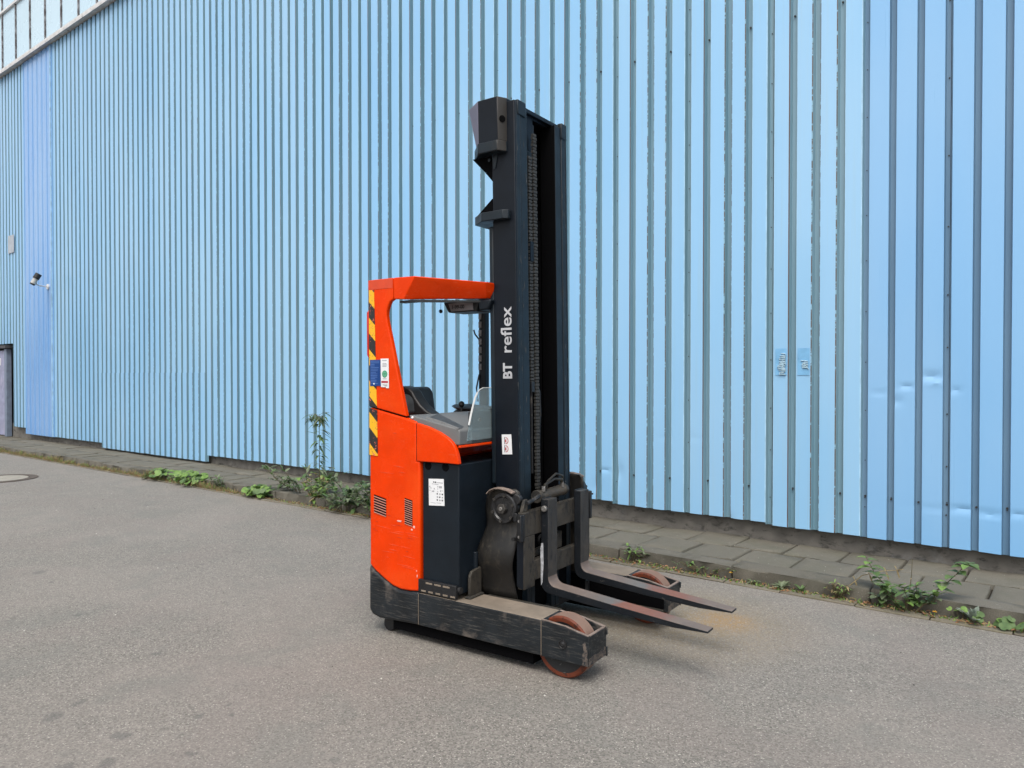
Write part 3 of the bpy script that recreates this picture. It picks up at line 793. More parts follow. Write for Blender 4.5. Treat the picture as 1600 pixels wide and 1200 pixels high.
poly = [(-1.39, .036), (-1.02, .04), (-.68, .275), (-.66, .32), (-.66, .92), (-.66, .99), (-1.02, 1.20), (-1.39, 1.20)]
vs_ = []
def zr(x): return 2.180 if x < -1.0 else 2.180 - (x + 1.02) / .42 * .04
for (a, b_) in poly: vs_.append((a, b_, zr(a) - .004))
for (a, b_) in poly: vs_.append((a, b_, zr(a) - .036))
n_ = len(poly)
m_.add(vs_, [tuple(range(n_)), tuple(reversed(range(n_, 2 * n_)))] + [(i, i + n_, (i + 1) % n_ + n_, (i + 1) % n_) for i in range(n_)])
m_.build('guard_roof', M['black'], TR, bevel=.004)
# far edge of the guard
MB().prism([(-1.39, 1.20), (-1.02, 1.20), (-.64, .99), (-.64, 1.01), (-1.01, 1.225), (-1.39, 1.225)], 'z', 2.135, 2.178).build('guard_far_edge', M['orange'], TR, bevel=.004)
# underside lip
MB().prism([(-1.16, .03), (-1.03, .03), (-.70, .31), (-.70, .35), (-1.03, .08), (-1.16, .08)], 'z', 2.034, 2.047).build('guard_lip', M['black'], TR)
# far rear post with vent slots
po = MB().box(-1.345, -1.285, 1.08, 1.13, 1.25, 2.14).build('rear_post', M['charcoal'], TR, bevel=.004)
z = 2.05
while z > 1.66:
    MB().box(-1.343, -1.314, 1.073, 1.0795, z - .045, z).build('indicator_plate', M['post_plate'] if 'post_plate' in M else M.setdefault('post_plate', plain('grey_scuffed_plate', (.13, .125, .13), .5, var=.5, scale=60)), po, bevel=.002)
    z -= .062
MB().tube([(-1.35, 1.09, 1.86), (-1.38, 1.08, 1.90), (-1.39, 1.08, 1.93)], .006, 6).build('hook', M['black'], po)
MB().tube([(-1.335, 1.072, 1.60), (-1.35, 1.06, 1.5), (-1.34, 1.06, 1.4)], .006, 6).build('cable', M['black'], po)
# display box under the roof
m_ = MB(); m_.prism([(-1.04, 2.050), (-1.00, 1.985), (-.78, 1.985), (-.76, 2.050)], 'y', .30, .46)
db = m_.build('display_box', M['black'], TR, bevel=.006)
m_ = MB(); m_.prism([(-.995, 2.040), (-.972, 1.992), (-.800, 1.994), (-.806, 2.048)], 'y', .294, .2998)
dl = m_.build('display_label', plain('grey_label', (.20, .185, .195), .5), db)
def text_mesh(name, body_, size, mat, parent, mw, bold=0.0, ext=.0006):
    cu = bpy.data.curves.new(name, 'FONT'); cu.body = body_; cu.size = size; cu.offset = bold; cu.extrude = ext; cu.resolution_u = 6
    to = bpy.data.objects.new(name, cu); COL.objects.link(to)
    dg = bpy.context.evaluated_depsgraph_get(); me = bpy.data.meshes.new_from_object(to.evaluated_get(dg))
    COL.objects.unlink(to); bpy.data.objects.remove(to)
    me.materials.clear(); me.materials.append(mat); me.transform(mw)
    o = bpy.data.objects.new(name, me); COL.objects.link(o); o.parent = parent; return o
def basis(xd, yd, o): # columns
    xd = Vector(xd); yd = Vector(yd); zd = xd.cross(yd)
    return Matrix(((xd.x, yd.x, zd.x, o[0]), (xd.y, yd.y, zd.y, o[1]), (xd.z, yd.z, zd.z, o[2]), (0, 0, 0, 1)))
text_mesh('display_digits', '1-99-00', .032, M['ink'], db, basis((1, 0, 0), (0, 0, 1), (-.968, .2925, 2.006)), .0008)
MB().prism([(-.755, 2.05), (-.745, 1.985), (-.68, 1.99), (-.655, 2.05)], 'y', .28, .40).build('corner_bracket', M['charcoal'], TR, bevel=.01)
m_ = MB(); m_.tube([(-1.06, .30, 2.05), (-1.06, .30, 2.01)], .0015, 5); m_.ring((-1.06, .30, 1.997), (0, 0, 1), [(.001, -.013), (.009, -.009), (.013, 0), (.009, .009), (.001, .013)], 14)
m_.build('pull_knob', M['black'], TR)

# --- near hood panel
hood = [(-1.000, 1.312), (-.909, 1.292), (-.83, 1.266), (-.765, 1.235), (-.731, 1.211), (-.707, 1.180), (-.691, 1.135), (-.682, 1.086), (-.771, 1.087), (-1.000, 1.084)]
MB().prism(hood, 'y', .0, .03).build('hood_panel', M['orange'], TR, bevel=.006, seg=3)
MB().prism([(-1.004, 1.31), (-.9985, 1.31), (-.9985, 1.085), (-1.004, 1.085)], 'y', .004, .02).build('panel_gap', M['void'], TR)
# orange lower lip of the console front
MB().box(-.700, -.684, .02, 1.2, 1.178, 1.192).build('front_lip', M['orange'], TR, bevel=.003)
# --- grey console
con = [(-1.075, 1.357), (-.70, 1.286), (-.690, 1.276), (-.690, 1.194), (-1.075, 1.194)]
MB().prism(con, 'y', .022, 1.20).build('console', M['grey'], TR, bevel=.010, seg=3)
# raised rounded rim and dark inset tray
def cz(u_): return 1.357 + (u_ + 1.075) / .375 * (-.071)
quad = [(-.985, .095), (-1.055, .272), (-.735, .118), (-.700, .050)]
m_ = MB(); vs_ = [(a, b_, cz(a) + .0015) for a, b_ in quad] + [(a, b_, cz(a) - .01) for a, b_ in quad]
m_.add(vs_, [(0, 1, 2, 3), (0, 4, 5, 1), (1, 5, 6, 2), (2, 6, 7, 3), (3, 7, 4, 0)]); m_.build('console_tray', M['grey_dark'], TR)
m_ = MB(); m_.tube([(-.975, .07, cz(-.975)), (-.85, .062, cz(-.85)), (-.70, .028, cz(-.70) - .002)], .009, 8)
m_.build('console_rim', M['grey'], TR)
MB().cyl((-1.045, .02, 1.342), (0, -1, .3), .007, .012, 10).build('trim_screw', M['white'], TR)
dash = MB().box(-.72, -.694, .135, 1.18, 1.27, 1.383).build('dash_panel', M['grey_dark'], TR, bevel=.006)  # darker grey paints the shade behind shield and mast
MB().box(-.6935, -.689, .135, 1.0, 1.196, 1.27).build('lower_dash', M['grey_dark'], TR, bevel=.002)  # same darker grey, shade put into the colour
MB().cyl((-.690, .21, 1.331), (1, 0, 0), .010, .012, 12).build('dash_screw', M['steel'], dash)
# acrylic shield
sh = [(.082, 1.215), (.104, 1.305), (.118, 1.350), (.146, 1.424), (.162, 1.459), (.184, 1.491), (.207, 1.510), (.240, 1.520), (1.02, 1.520), (1.06, 1.49), (1.10, 1.40), (1.12, 1.27), (1.12, 1.215)]
so_ = MB().prism(sh, 'x', -.688, -.683).build('windshield', M['acrylic'], TR)
m_ = MB(); m_.tube([(-.6855, a - .002, z) for a, z in sh[1:6]], .006, 6); m_.tube([(-.6855, a - .001, z) for a, z in sh[5:9]], .003, 6); m_.build('shield_edge_highlight', M['grey_light'], so_)  # pale tubes paint the highlight along the shield edge
# --- seat
def loft(rows, name, mat, parent, bevel=0, closed=True):
    m_ = MB(); n_ = len(rows[0]); vs_ = [p for r_ in rows for p in r_]; fs = []
    for k in range(len(rows) - 1):
        for i in range(n_ if closed else n_ - 1):
            j = (i + 1) % n_; fs.append((k * n_ + i, k * n_ + j, (k + 1) * n_ + j, (k + 1) * n_ + i))
    fs.append(tuple(reversed(range(n_)))); fs.append(tuple(range((len(rows) - 1) * n_, len(rows) * n_)))
    m_.add(vs_, fs); return m_.build(name, mat, parent, bevel=bevel, smooth=60)
sp_ = [(-1.40, 1.36), (-1.40, 1.50), (-1.37, 1.522), (-1.30, 1.526), (-1.245, 1.515), (-1.215, 1.492), (-1.19, 1.455), (-1.15, 1.41), (-1.10, 1.375), (-1.05, 1.350), (-1.20, 1.34)]
m_ = MB(); m_.prism(sp_, 'y', .20, .30); seat = m_.build('seat', M['seat'], TR, bevel=.028, seg=4)
m_ = MB(); m_.prism([(-1.38, 1.35), (-1.38, 1.47), (-1.34, 1.475), (-1.24, 1.475), (-1.20, 1.44), (-1.19, 1.35)], 'y', .13, .22); m_.build('side_bolster', M['grey_dark'], seat, bevel=.02, seg=3)
m_ = MB(); m_.prism([(-1.38, 1.34), (-1.38, 1.515), (-1.33, 1.52), (-1.30, 1.48), (-1.27, 1.30)], 'y', .30, .52); m_.build('backrest', M['seat'], seat, bevel=.03, seg=4)
m_ = MB(); m_.prism([(-1.36, 1.24), (-1.36, 1.30), (-1.12, 1.30), (-1.10, 1.27), (-1.10, 1.24)], 'y', .30, .62); m_.build('seat_cushion', M['seat'], seat, bevel=.02, seg=3)
# controls
m_ = MB(); m_.ring((-1.13, .60, 1.40), (0, 0, 1), [(.001, -.022), (.012, -.018), (.021, -.004), (.019, .010), (.010, .019), (.001, .022)], 16); m_.cyl((-1.13, .60, 1.365), (0, 0, 1), .012, .06, 12, r2=.007)
m_.build('joystick', M['black'], TR)
m_ = MB(); m_.ring((-1.17, .76, 1.372), (0.1, 0, 1), [(.001, .02), (.03, .022), (.06, .010), (.12, .010), (.135, .0), (.12, -.012), (.001, -.02)], 32)
m_.build('steering_wheel', M['seat'], TR)
m_ = MB(); m_.prism([(-1.26, 1.30), (-1.26, 1.345), (-1.20, 1.375), (-1.02, 1.385), (-.98, 1.34), (-.98, 1.30)], 'y', .66, .98); m_.build('control_pod', M['grey_dark'], TR, bevel=.015, seg=3)

# --- battery box
bt = MB().box(-.968, -.695, .020, WD - .02, .330, 1.083).build('battery_box', M['charcoal'], TR, bevel=.007, seg=3)
m_ = MB()
for a in (-.926, -.794): m_.ring((a, .020, 1.062), (0, -1, 0), [(.0, .0008), (.017, .0008), (.019, .002), (.024, .002), (.026, 0)], 20)
m_.build('lifting_hole', M['void'], bt)
m_ = MB(); m_.prism([(-.918, .828), (-.920, .985), (-.806, .992), (-.800, .836)], 'y', .0175, .0192)
lb = m_.build('data_label', M['white'], bt)
m_ = MB(); k_ = MB(); rr = random.Random(8)
def ll(a0, a1, z0, z1, q): q.box(a0, a1, .0166, .0174, z0, z1)
ll(-.885, -.875, .966, .972, m_); ll(-.871, -.862, .965, .973, m_); ll(-.858, -.812, .966, .970, k_); ll(-.895, -.845, .956, .959, k_)
for a, z in ((-.913, .935), (-.904, .928), (-.912, .915), (-.895, .912), (-.885, .912), (-.88, .926), (-.852, .94), (-.852, .928), (-.852, .912), (-.832, .915), (-.82, .92)):
    ll(a, a + rr.uniform(.004, .010), z, z + rr.uniform(.004, .010), k_)
ll(-.84, -.818, .937, .949, k_)
for i in range(3):
    for j in range(3): ll(-.858 + i * .019, -.850 + i * .019 + rr.uniform(0, .003), .862 + j * .018, .870 + j * .018, m_ if (i + j) % 2 == 0 else k_)
ll(-.905, -.865, .846, .848, k_); ll(-.86, -.825, .848, .850, k_)
m_.build('printed_mark', M['ink'], lb); k_.build('printed_line', M['ink_grey'], lb)
# bracket rail at the bottom
m_ = MB(); m_.box(-.985, -.700, -.004, .018, .312, .388)
br = m_.build('battery_rail', M['black'], TR, bevel=.003)
m_ = MB()
for a in (-.96, -.905, -.85, -.795, -.74): m_.box(a, a + .035, -.0048, -.0042, .318, .328)
for a in (-.925, -.86, -.795): m_.box(a, a + .05, -.0048, -.0042, .368, .378)
m_.build('slot', M['leg_top'], br)
m_ = MB(); m_.prism([(.085, .305), (.085, .425), (.105, .455), (.20, .468), (.20, .305)], 'x', -.684, -.665); m_.box(-.69, -.645, .06, .20, .304, .315)
m_.build('locking_plate', M['carriage'], TR, bevel=.006)
MB().cyl((-.69, .17, .50), (0, 0, 1), .016, .11, 14).build('locking_pin', M['charcoal'], TR, bevel=.004)
MB().cyl((-.692, .025, .36), (1, 0, 0), .018, .02, 14).build('rail_bolt', M['hub'], TR)

# --- reach carriage cover (curved skirt) with side roller
def skirt(sign, yb):
    rows = []
    prof = [(.935, .0, -.57, -.45), (.92, .0, -.62, -.425), (.88, .0, -.655, -.42), (.80, .0, -.665, -.42), (.735, .002, -.655, -.42), (.70, .008, -.652, -.42), (.655, .026, -.660, -.418), (.60, .048, -.675, -.422), (.545, .060, -.690, -.430),
            (.50, .054, -.700, -.440), (.45, .034, -.704, -.448), (.40, .018, -.704, -.449), (.34, .006, -.706, -.445), (.30, .003, -.708, -.437)]
    n_ = 10; t_ = .012; vs_ = []; fs = []
    for z, o_, a, b_ in prof:
        for i in range(n_ + 1):
            u_ = a + (b_ - a) * i / n_
            cv = .012 * (1 - (2 * i / n_ - 1) ** 4) - .012
            vs_.append((u_, yb - sign * (o_ + cv), z))
    for k in range(len(prof) - 1):
        for i in range(n_):
            q = k * (n_ + 1) + i; fs.append((q, q + 1, q + n_ + 2, q + n_ + 1))
    if sign > 0: fs = [tuple(reversed(f)) for f in fs]
    m_ = MB(); m_.add(vs_, fs); o = m_.build('reach_cover', M['skirt'], TR, smooth=60)
    sm = o.modifiers.new('thickness', 'SOLIDIFY'); sm.thickness = t_; sm.offset = 0
    # guard strip over the roller
    g_ = MB(); pts = [(-.625, .905), (-.60, .928), (-.57, .940), (-.53, .943), (-.48, .936), (-.445, .922)]
    pl_ = [(a, z) for a, z in pts] + [(a, z - .007) for a, z in reversed(pts)]
    g_.prism(pl_, 'y', min(yb - sign * .045, yb - sign * .005), max(yb - sign * .045, yb - sign * .005)); g_.build('roller_guard', M['leg_rim'], TR)
    c = (-.505, yb - sign * .030, .826)
    d = MB(); s_ = (0, -sign, 0)
    d.ring(c, s_, [(.001, .018), (.030, .018), (.034, .010), (.062, .008), (.070, .016), (.083, .016), (.088, .008), (.088, -.03), (.001, -.03)], 36)
    dd = d.build('side_roller', M['roller'], TR, smooth=30)
    e = MB(); e.cyl((c[0], c[1] - sign * .024, c[2]), (0, 1, 0), .031, .024, 6); e.build('hub_nut', M['nut'], dd, bevel=.002)
    e = MB(); e.cyl((c[0], c[1] - sign * .036, c[2]), (0, 1, 0), .012, .012, 14); e.build('axle_end', M['steel'], dd, bevel=.002)
    for k in range(6):
        a_ = R(20 + 60 * k); e = MB(); e.cyl((c[0] + .075 * math.cos(a_), c[1] - sign * .019, c[2] + .075 * math.sin(a_)), (0, 1, 0), .009, .012, 8)
        e.build('flange_bolt', M['nut'], dd)
skirt(1, .232); skirt(-1, WD - .232)

# --- mast
mast_m = MB()
UF = -.468; UB = -.632
YN, YFAR = .315, .925
mast_m.box(UB, UF, YN, YN + .018, .15, 3.225, 0)                         # near side web
mast_m.box(UF - .022, UF, YN + .018, YN + .064, .15, 3.222, 1)           # near outer flange
mast_m.box(UB, UB + .02, YN + .018, YN + .064, .15, 3.222, 0)
mast_m.box(UB, UF, YFAR - .018, YFAR, .15, 3.225, 0)
mast_m.box(UF - .022, UF, YFAR - .064, YFAR - .018, .15, 3.222, 1)
mast_m.box(UB, UB + .02, YFAR - .064, YFAR - .018, .15, 3.222, 0)
mast_m.box(UB - .004, UB + .010, YN + .064, YFAR - .064, .20, 3.20, 2)   # rear cross plate
mast_m.box(UF - .075, UF - .055, YN + .15, YFAR - .15, 3.195, 3.222, 0)
mast = mast_m.build('mast', [M['mast'], M['mast_front'], M['void']], TR, bevel=.004)
mast.rotation_euler = (0, R(-.8), 0)
def msub(mb_, name, mats, **kw): return mb_.build(name, mats, mast, **kw)
msub(MB().box(UF - .115, UF - .004, YN + .068, YN + .142, .16, 3.205), 'inner_rail', M['mast_front'], bevel=.004)
_m = MB().box(UF - .115, UF - .004, YFAR - .142, YFAR - .068, .16, 3.205); _m.m = [1, 1, 1, 0, 1, 1]  # all but the front face blackened, painting the shade of the well
msub(_m, 'inner_rail', [M['mast_front'], M['void']], bevel=.004)
msub(MB().box(UF - .155, UF - .118, YN + .142, YN + .185, .16, 2.6), 'third_stage_rail', M['void'], bevel=.004)  # blackened like the rail sides to paint the deep shade
msub(MB().box(UF - .155, UF - .118, YFAR - .185, YFAR - .142, .16, 2.6), 'third_stage_rail', M['void'], bevel=.004)
m_ = MB(); m_.box(UF - .06, UF - .03, YN + .064, YFAR - .064, 3.206, 3.232); msub(m_, 'top_crossbar', M['mast'], bevel=.003)
m_ = MB(); m_.box(UB, UF - .062, YN + .02, YFAR - .02, 3.190, 3.21); msub(m_, 'top_plate', M['void'])
m_ = MB(); m_.box(UF - .03, UF + .006, YN + .030, YN + .120, 3.148, 3.236); msub(m_, 'rail_cap', M['mast_front'], bevel=.006)
m_ = MB(); m_.box(UF - .03, UF + .006, YFAR - .070, YFAR - .004, 3.135, 3.236); msub(m_, 'rail_cap', M['mast_front'], bevel=.006)
m_ = MB(); m_.prism([(YN + .143, 3.18), (YN + .19, 3.14), (YN + .19, 2.98), (YN + .17, 2.96), (YN + .17, 2.93), (YN + .143, 2.90)], 'x', UF - .06, UF - .045); msub(m_, 'chain_anchor_plate', M['mast'], bevel=.002)
m_ = MB(); m_.box(UF - .075, UF - .065, YN + .30, YN + .315, 3.0, 3.17); msub(m_, 'anchor_rod', M['hub'])
# lift cylinders, blackened to paint the shade of the well
for yy in (YN + .235, YFAR - .2):
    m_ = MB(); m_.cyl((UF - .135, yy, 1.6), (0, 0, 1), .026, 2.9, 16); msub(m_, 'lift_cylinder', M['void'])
# chains: leaf chain as alternating link plates
def chain(y, x_, z0, z1, w_, nm):
    m_ = MB(); z = z0; k = 0
    while z < z1:
        if k % 2: 
            for dy in (-.5, -.17, .17, .5): m_.box(x_ - .009, x_ + .009, y + dy * w_ - .0022, y + dy * w_ + .0022, z, z + .016)
        else:
            for dy in (-.34, 0, .34): m_.box(x_ - .009, x_ + .009, y + dy * w_ - .0022, y + dy * w_ + .0022, z, z + .016)
        m_.cyl((x_ + .003, y, z + .008), (0, 1, 0), .0045, w_ * 1.12, 6)
        z += .0205; k += 1
    o = msub(m_, 'lift_chain', M['chain'], smooth=0); return o
chain(YN + .245, UF - .022, .90, 3.08, .034, 'a')
chain(YN + .195, UF - .026, 1.55, 2.94, .030, 'b')
m_ = MB(); m_.box(UF - .036, UF - .014, YN + .178, YN + .212, 1.50, 1.56); m_.tube([(UF - .03, YN + .195, 1.50), (UF - .03, YN + .195, 1.0)], .008, 8); msub(m_, 'chain_anchor', M['hub'])
m_ = MB(); m_.box(UF - .03, UF - .012, YN + .180, YN + .215, 2.30, 2.42); msub(m_, 'chain_guide', M['mast'])
m_ = MB(); m_.tube([(UF - .03, YN + .285, .85), (UF - .028, YN + .287, 1.35), (UF - .03, YN + .283, 1.50), (UF - .035, YN + .272, 1.55), (UF - .05, YN + .268, 1.50)], .010, 8); msub(m_, 'hydraulic_hose', M['skirt'])
# hose cover behind the mast, near side
m_ = MB(); m_.box(UB - .034, UB - .001, YN + .004, YN + .12, .95, 2.50); msub(m_, 'hose_cover', M['mast_front'], bevel=.008)
for z in (2.16, 1.40):
    m_ = MB(); m_.cyl((UB - .040, YN + .01, z), (-1, 0, 0), .008, .03, 8); m_.cyl((UB - .052, YN + .01, z), (-1, 0, 0), .011, .006, 8); msub(m_, 'hose_cover_bolt', M['black'])
rs_ = random.Random(4)
m_ = MB()
for _ in range(46):
    yy = rs_.choice([YN + rs_.uniform(.004, .055), YN + rs_.uniform(.075, .13), YFAR - rs_.uniform(.01, .06)]); z = rs_.uniform(.9, 3.05); h_ = rs_.uniform(.008, .05); w_ = rs_.uniform(.001, .003)
    xx = UF if not (YN + .066 < yy < YN + .145) else UF - .004
    m_.prism([(yy, z), (yy + w_, z + h_ * .4), (yy + w_ * .6, z + h_), (yy - w_ * .4, z + h_ * .5)], 'x', xx + .0002, xx + .0012)
msub(m_, 'rail_scratch', plain('worn_grey_mark', (.085, .085, .08), .6, var=.4, scale=20), smooth=0)['kind'] = 'stuff'
# lettering
def mast_word(word, z0_, z1_, u0_, u1_, bold):
    t_ = text_mesh('mast_lettering', word, .1, M['letter'], mast, basis((0, 0, 1), (-1, 0, 0), (0, YN - .0012, 0)), bold, .0006)
    zs_ = [v.co.z for v in t_.data.vertices]; us_ = [v.co.x for v in t_.data.vertices]
    za, zb_, ua, ub = min(zs_), max(zs_), min(us_), max(us_)
    for v in t_.data.vertices:
        v.co.z = z0_ + (v.co.z - za) * (z1_ - z0_) / (zb_ - za); v.co.x = u0_ + (v.co.x - ua) * (u1_ - u0_) / (ub - ua)
    return t_
mast_word('BT', 1.583, 1.676, -.569, -.5035, .0034)
mast_word('reflex', 1.738, 2.010, -.582, -.5035, .0010)
# warning label on mast side
m_ = MB(); m_.prism([(-.5805, 1.130), (-.584, 1.249), (-.515, 1.252), (-.510, 1.134)], 'y', YN - .002, YN - .0005)
wl = msub(m_, 'warning_label', M['white'])
def crescent(cx, cz_, r_):
    m_ = MB(); n_ = 14
    p = [(cx + r_ * math.cos(R(-90 + 180 * i / n_)), cz_ + r_ * math.sin(R(-90 + 180 * i / n_))) for i in range(n_ + 1)]
    q = [(cx + (r_ - .005) * math.cos(R(90 - 180 * i / n_)), cz_ + (r_ - .005) * math.sin(R(90 - 180 * i / n_))) for i in range(n_ + 1)]
    m_.prism(p + q, 'y', YN - .003, YN - .0022); m_.box(cx - .004, cx + .006, YN - .003, YN - .0022, cz_ - .010, cz_ + .008); return m_
for cz_ in (1.213, 1.165):
    o = crescent(-.556, cz_, .021).build('pictogram', M['pink_ink'], mast)
    o = MB().box(-.5640, -.5600, YN - .003, YN - .0022, cz_ - .021, cz_ + .021).build('pictogram_bar', M['ink'], mast)
# camera/lamp housing at mast top
def shell(pts, z0, z1, name, mats, mids, bev=.006, shrink=None):
    m_ = MB(); n_ = len(pts)
    pb = shrink or pts
    vs_ = [(a, b_, z0) for a, b_ in pb] + [(a, b_, z1) for a, b_ in pts]
    fs = [tuple(reversed(range(n_))), tuple(range(n_, 2 * n_))] + [(i, (i + 1) % n_, (i + 1) % n_ + n_, i + n_) for i in range(n_)]
    m_.add(vs_, fs, [0, 0] + mids); return msub(m_, name, mats, bevel=bev)
fp = [(-.52, YN - .002), (-.52, .60), (-.79, .62), (-.838, .46), (-.825, .34), (-.690, .255), (-.548, .255)]
fb = [(-.52, YN - .002), (-.52, .60), (-.75, .60), (-.790, .46), (-.778, .36), (-.690, .258), (-.548, .258)]
fp = [fp[0]] + list(reversed(fp[1:])); fb = [fb[0]] + list(reversed(fb[1:]))
# order now: A, B(-.548), C(-.69), D, E, F, G  (counter-clockwise seen from below)
fp = list(reversed(fp)); fb = list(reversed(fb))
hs_ = shell(fp, 2.985, 3.245, 'mast_top_housing', [M['mast'], M['violet'], M['olive']], [0, 1, 1, 1, 0, 2, 0], .006, fb)
lp = [(a - .012 if a < -.7 else a, b_ - .010 if b_ < .4 else b_) for a, b_ in fb]
shell(lp, 2.925, 2.988, 'housing_lip', [M['mast_front'], M['olive']], [0, 0, 0, 0, 0, 1, 0], .005)
m_ = MB(); m_.cyl((-.533, .284, 3.115), (.9, -.43, 0), .020, .006, 16); msub(m_, 'housing_hole', M['void'])
m_ = MB(); m_.prism([(-.790, 2.93), (-.63, 2.93), (-.63, 2.76), (-.70, 2.84)], 'y', .33, .45); msub(m_, 'housing_gusset', M['void'])
m_ = MB(); m_.prism([(-.63, 2.93), (-.585, 2.93), (-.605, 2.84), (-.62, 2.84)], 'y', YN - .006, YN - .001); m_.cyl((-.655, .325, 2.90), (0, 1, 0), .010, .02, 10); msub(m_, 'housing_strut', M['mast_front'])
# mid bracket
bp = [(-.500, YN - .001), (-.500, YN - .028), (-.528, YN - .050), (-.680, YN - .050), (-.785, .34), (-.785, .50), (-.60, .50), (-.633, YN - .001)]
shell(list(reversed([(a, b_) for a, b_ in bp])) if False else bp, 2.525, 2.578, 'hose_bracket', [M['mast_front']], [0] * 8, .004)
m_ = MB(); m_.prism([(-.745, 2.578), (-.634, 2.578), (-.634, 2.665)], 'y', YN, YN + .012); msub(m_, 'bracket_gusset', M['void'])

# --- fork carriage
U0, U1 = -.405, -.362
Y0c, Y1c = .193, .975
zt, zb = .812, .372
cf = MB()
cf.box(U0, U1, Y0c, Y1c, .672, zt, 0)
cf.box(U0, U1, Y0c, Y0c + .115, zb, .672, 0)
cf.box(U0, U1, Y1c - .10, Y1c, zb + .03, .672, 0)
cf.box(U0, U1, Y0c + .115, Y1c - .10, .405, .520, 0)
car = cf.build('fork_carriage', M['carriage'], TR, bevel=.004)
m_ = MB()
for k in range(30):
    m_.box(U1 - .025, U1 + .002, Y0c + .06 + k * .026, Y0c + .06 + k * .026 + .015, zt - .004, zt + .006)
m_.build('notched_edge', M['carriage'], car)
m_ = MB(); m_.prism([(-.408, .66), (-.366, .66), (-.366, .375), (-.408, .39)], 'y', Y0c - .005, Y0c - .001); m_.build('side_plate', M['mast'], car)
m_ = MB(); m_.box(-.398, -.352, Y0c - .022, Y0c - .006, .655, .806); m_.box(-.364, -.352, Y0c - .050, Y0c - .022, .655, .806); m_.box(-.425, -.40, Y0c - .020, Y0c - .010, .76, .81)
m_.build('latch_plate', M['black'], car, bevel=.004)
for z in (.68, .77): MB().cyl((-.375, Y0c - .026, z), (0, 1, 0), .009, .014, 8).build('latch_bolt', M['steel'], car)
MB().cyl((-.41, Y0c - .030, .665), (0, 1, 0), .011, .03, 8).build('latch_bolt', M['hub'], car)
m_ = MB(); m_.prism([(.195, .812), (.203, .835), (.225, .880), (.250, .884), (.250, .812)], 'x', -.395, -.375); m_.build('corner_lug', M['carriage'], car, bevel=.003)
m_ = MB(); m_.tube([(-.372, .235, .860), (-.372, .31, .872), (-.372, .37, .886)], .013, 8); m_.build('tie_strap', M['hub'], car)
MB().cyl((-.43, .225, .880), (0, 1, 0), .030, .03, 20).build('guide_roller', M['hub'], car, bevel=.004)
MB().box(-.39, -.350, Y1c - .015, Y1c + .012, .66, .84).build('end_guard', M['black'], car, bevel=.005)
# side shift cylinder and hoses
MB().cyl((-.425, .585, .870), (0, 1, .03), .033, .30, 20).build('side_shift_cylinder', plain('dusty_tan_cylinder', (.06, .048, .034), .6, var=.3), car, bevel=.006)
MB().cyl((-.425, .44, .868), (0, 1, 0), .040, .035, 20).build('cylinder_cap', M['carriage'], car, bevel=.004)
MB().cyl((-.425, .738, .874), (0, 1, 0), .037, .03, 20).build('cylinder_cap', M['carriage'], car, bevel=.004)
for (a, b_, r_, h_) in ((.47, .69, .009, .060), (.50, .70, .007, .09)):
    pts = [(-.405, a, .90), (-.40, a + .01, .90 + h_ * .6), (-.395, (a + b_) / 2, .90 + h_), (-.40, b_ - .01, .90 + h_ * .75), (-.41, b_, .905)]
    MB().tube(pts, r_, 8).build('hydraulic_hose', M['skirt'], car)
for a in (.47, .69): MB().cyl((-.404, a, .912), (0, 0, 1), .012, .03, 6).build('hose_fitting', M['steel'], car)
# innards seen through the carriage window
m_ = MB(); m_.prism([(.28, .520), (.28, .545), (.62, .575), (.66, .62), (.70, .62), (.70, .520)], 'x', -.44, -.41); m_.build('lower_link', M['carriage'], car, bevel=.003)
m_ = MB(); m_.tube([(-.45, .52, .66), (-.43, .60, .63), (-.43, .66, .60), (-.44, .70, .57)], .010, 8); m_.tube([(-.44, .56, .60), (-.43, .64, .585), (-.43, .70, .60)], .007, 8)
m_.build('inner_hose', M['hub'], car)
m_ = MB(); m_.ring((-.45, .50, .595), (1, 0, 0), [(.030, 0), (.036, .01), (.030, .02), (.024, .01), (.030, 0)], 12); m_.build('hose_ring', M['hub'], car)
MB().box(-.50, -.47, .30, .86, .20, .66).build('back_plate', M['void'], car)
# lower mast guides under the carriage
for (a, b_) in ((.33, .37), (.375, .41), (.60, .64), (.65, .69)): MB().box(-.465, -.425, a, b_, .16, .40).build('guide_post', M['mast_front'], car, bevel=.003)
MB().box(-.46, -.44, .315, .92, .14, .18).build('lower_crossbar', M['black'], car)

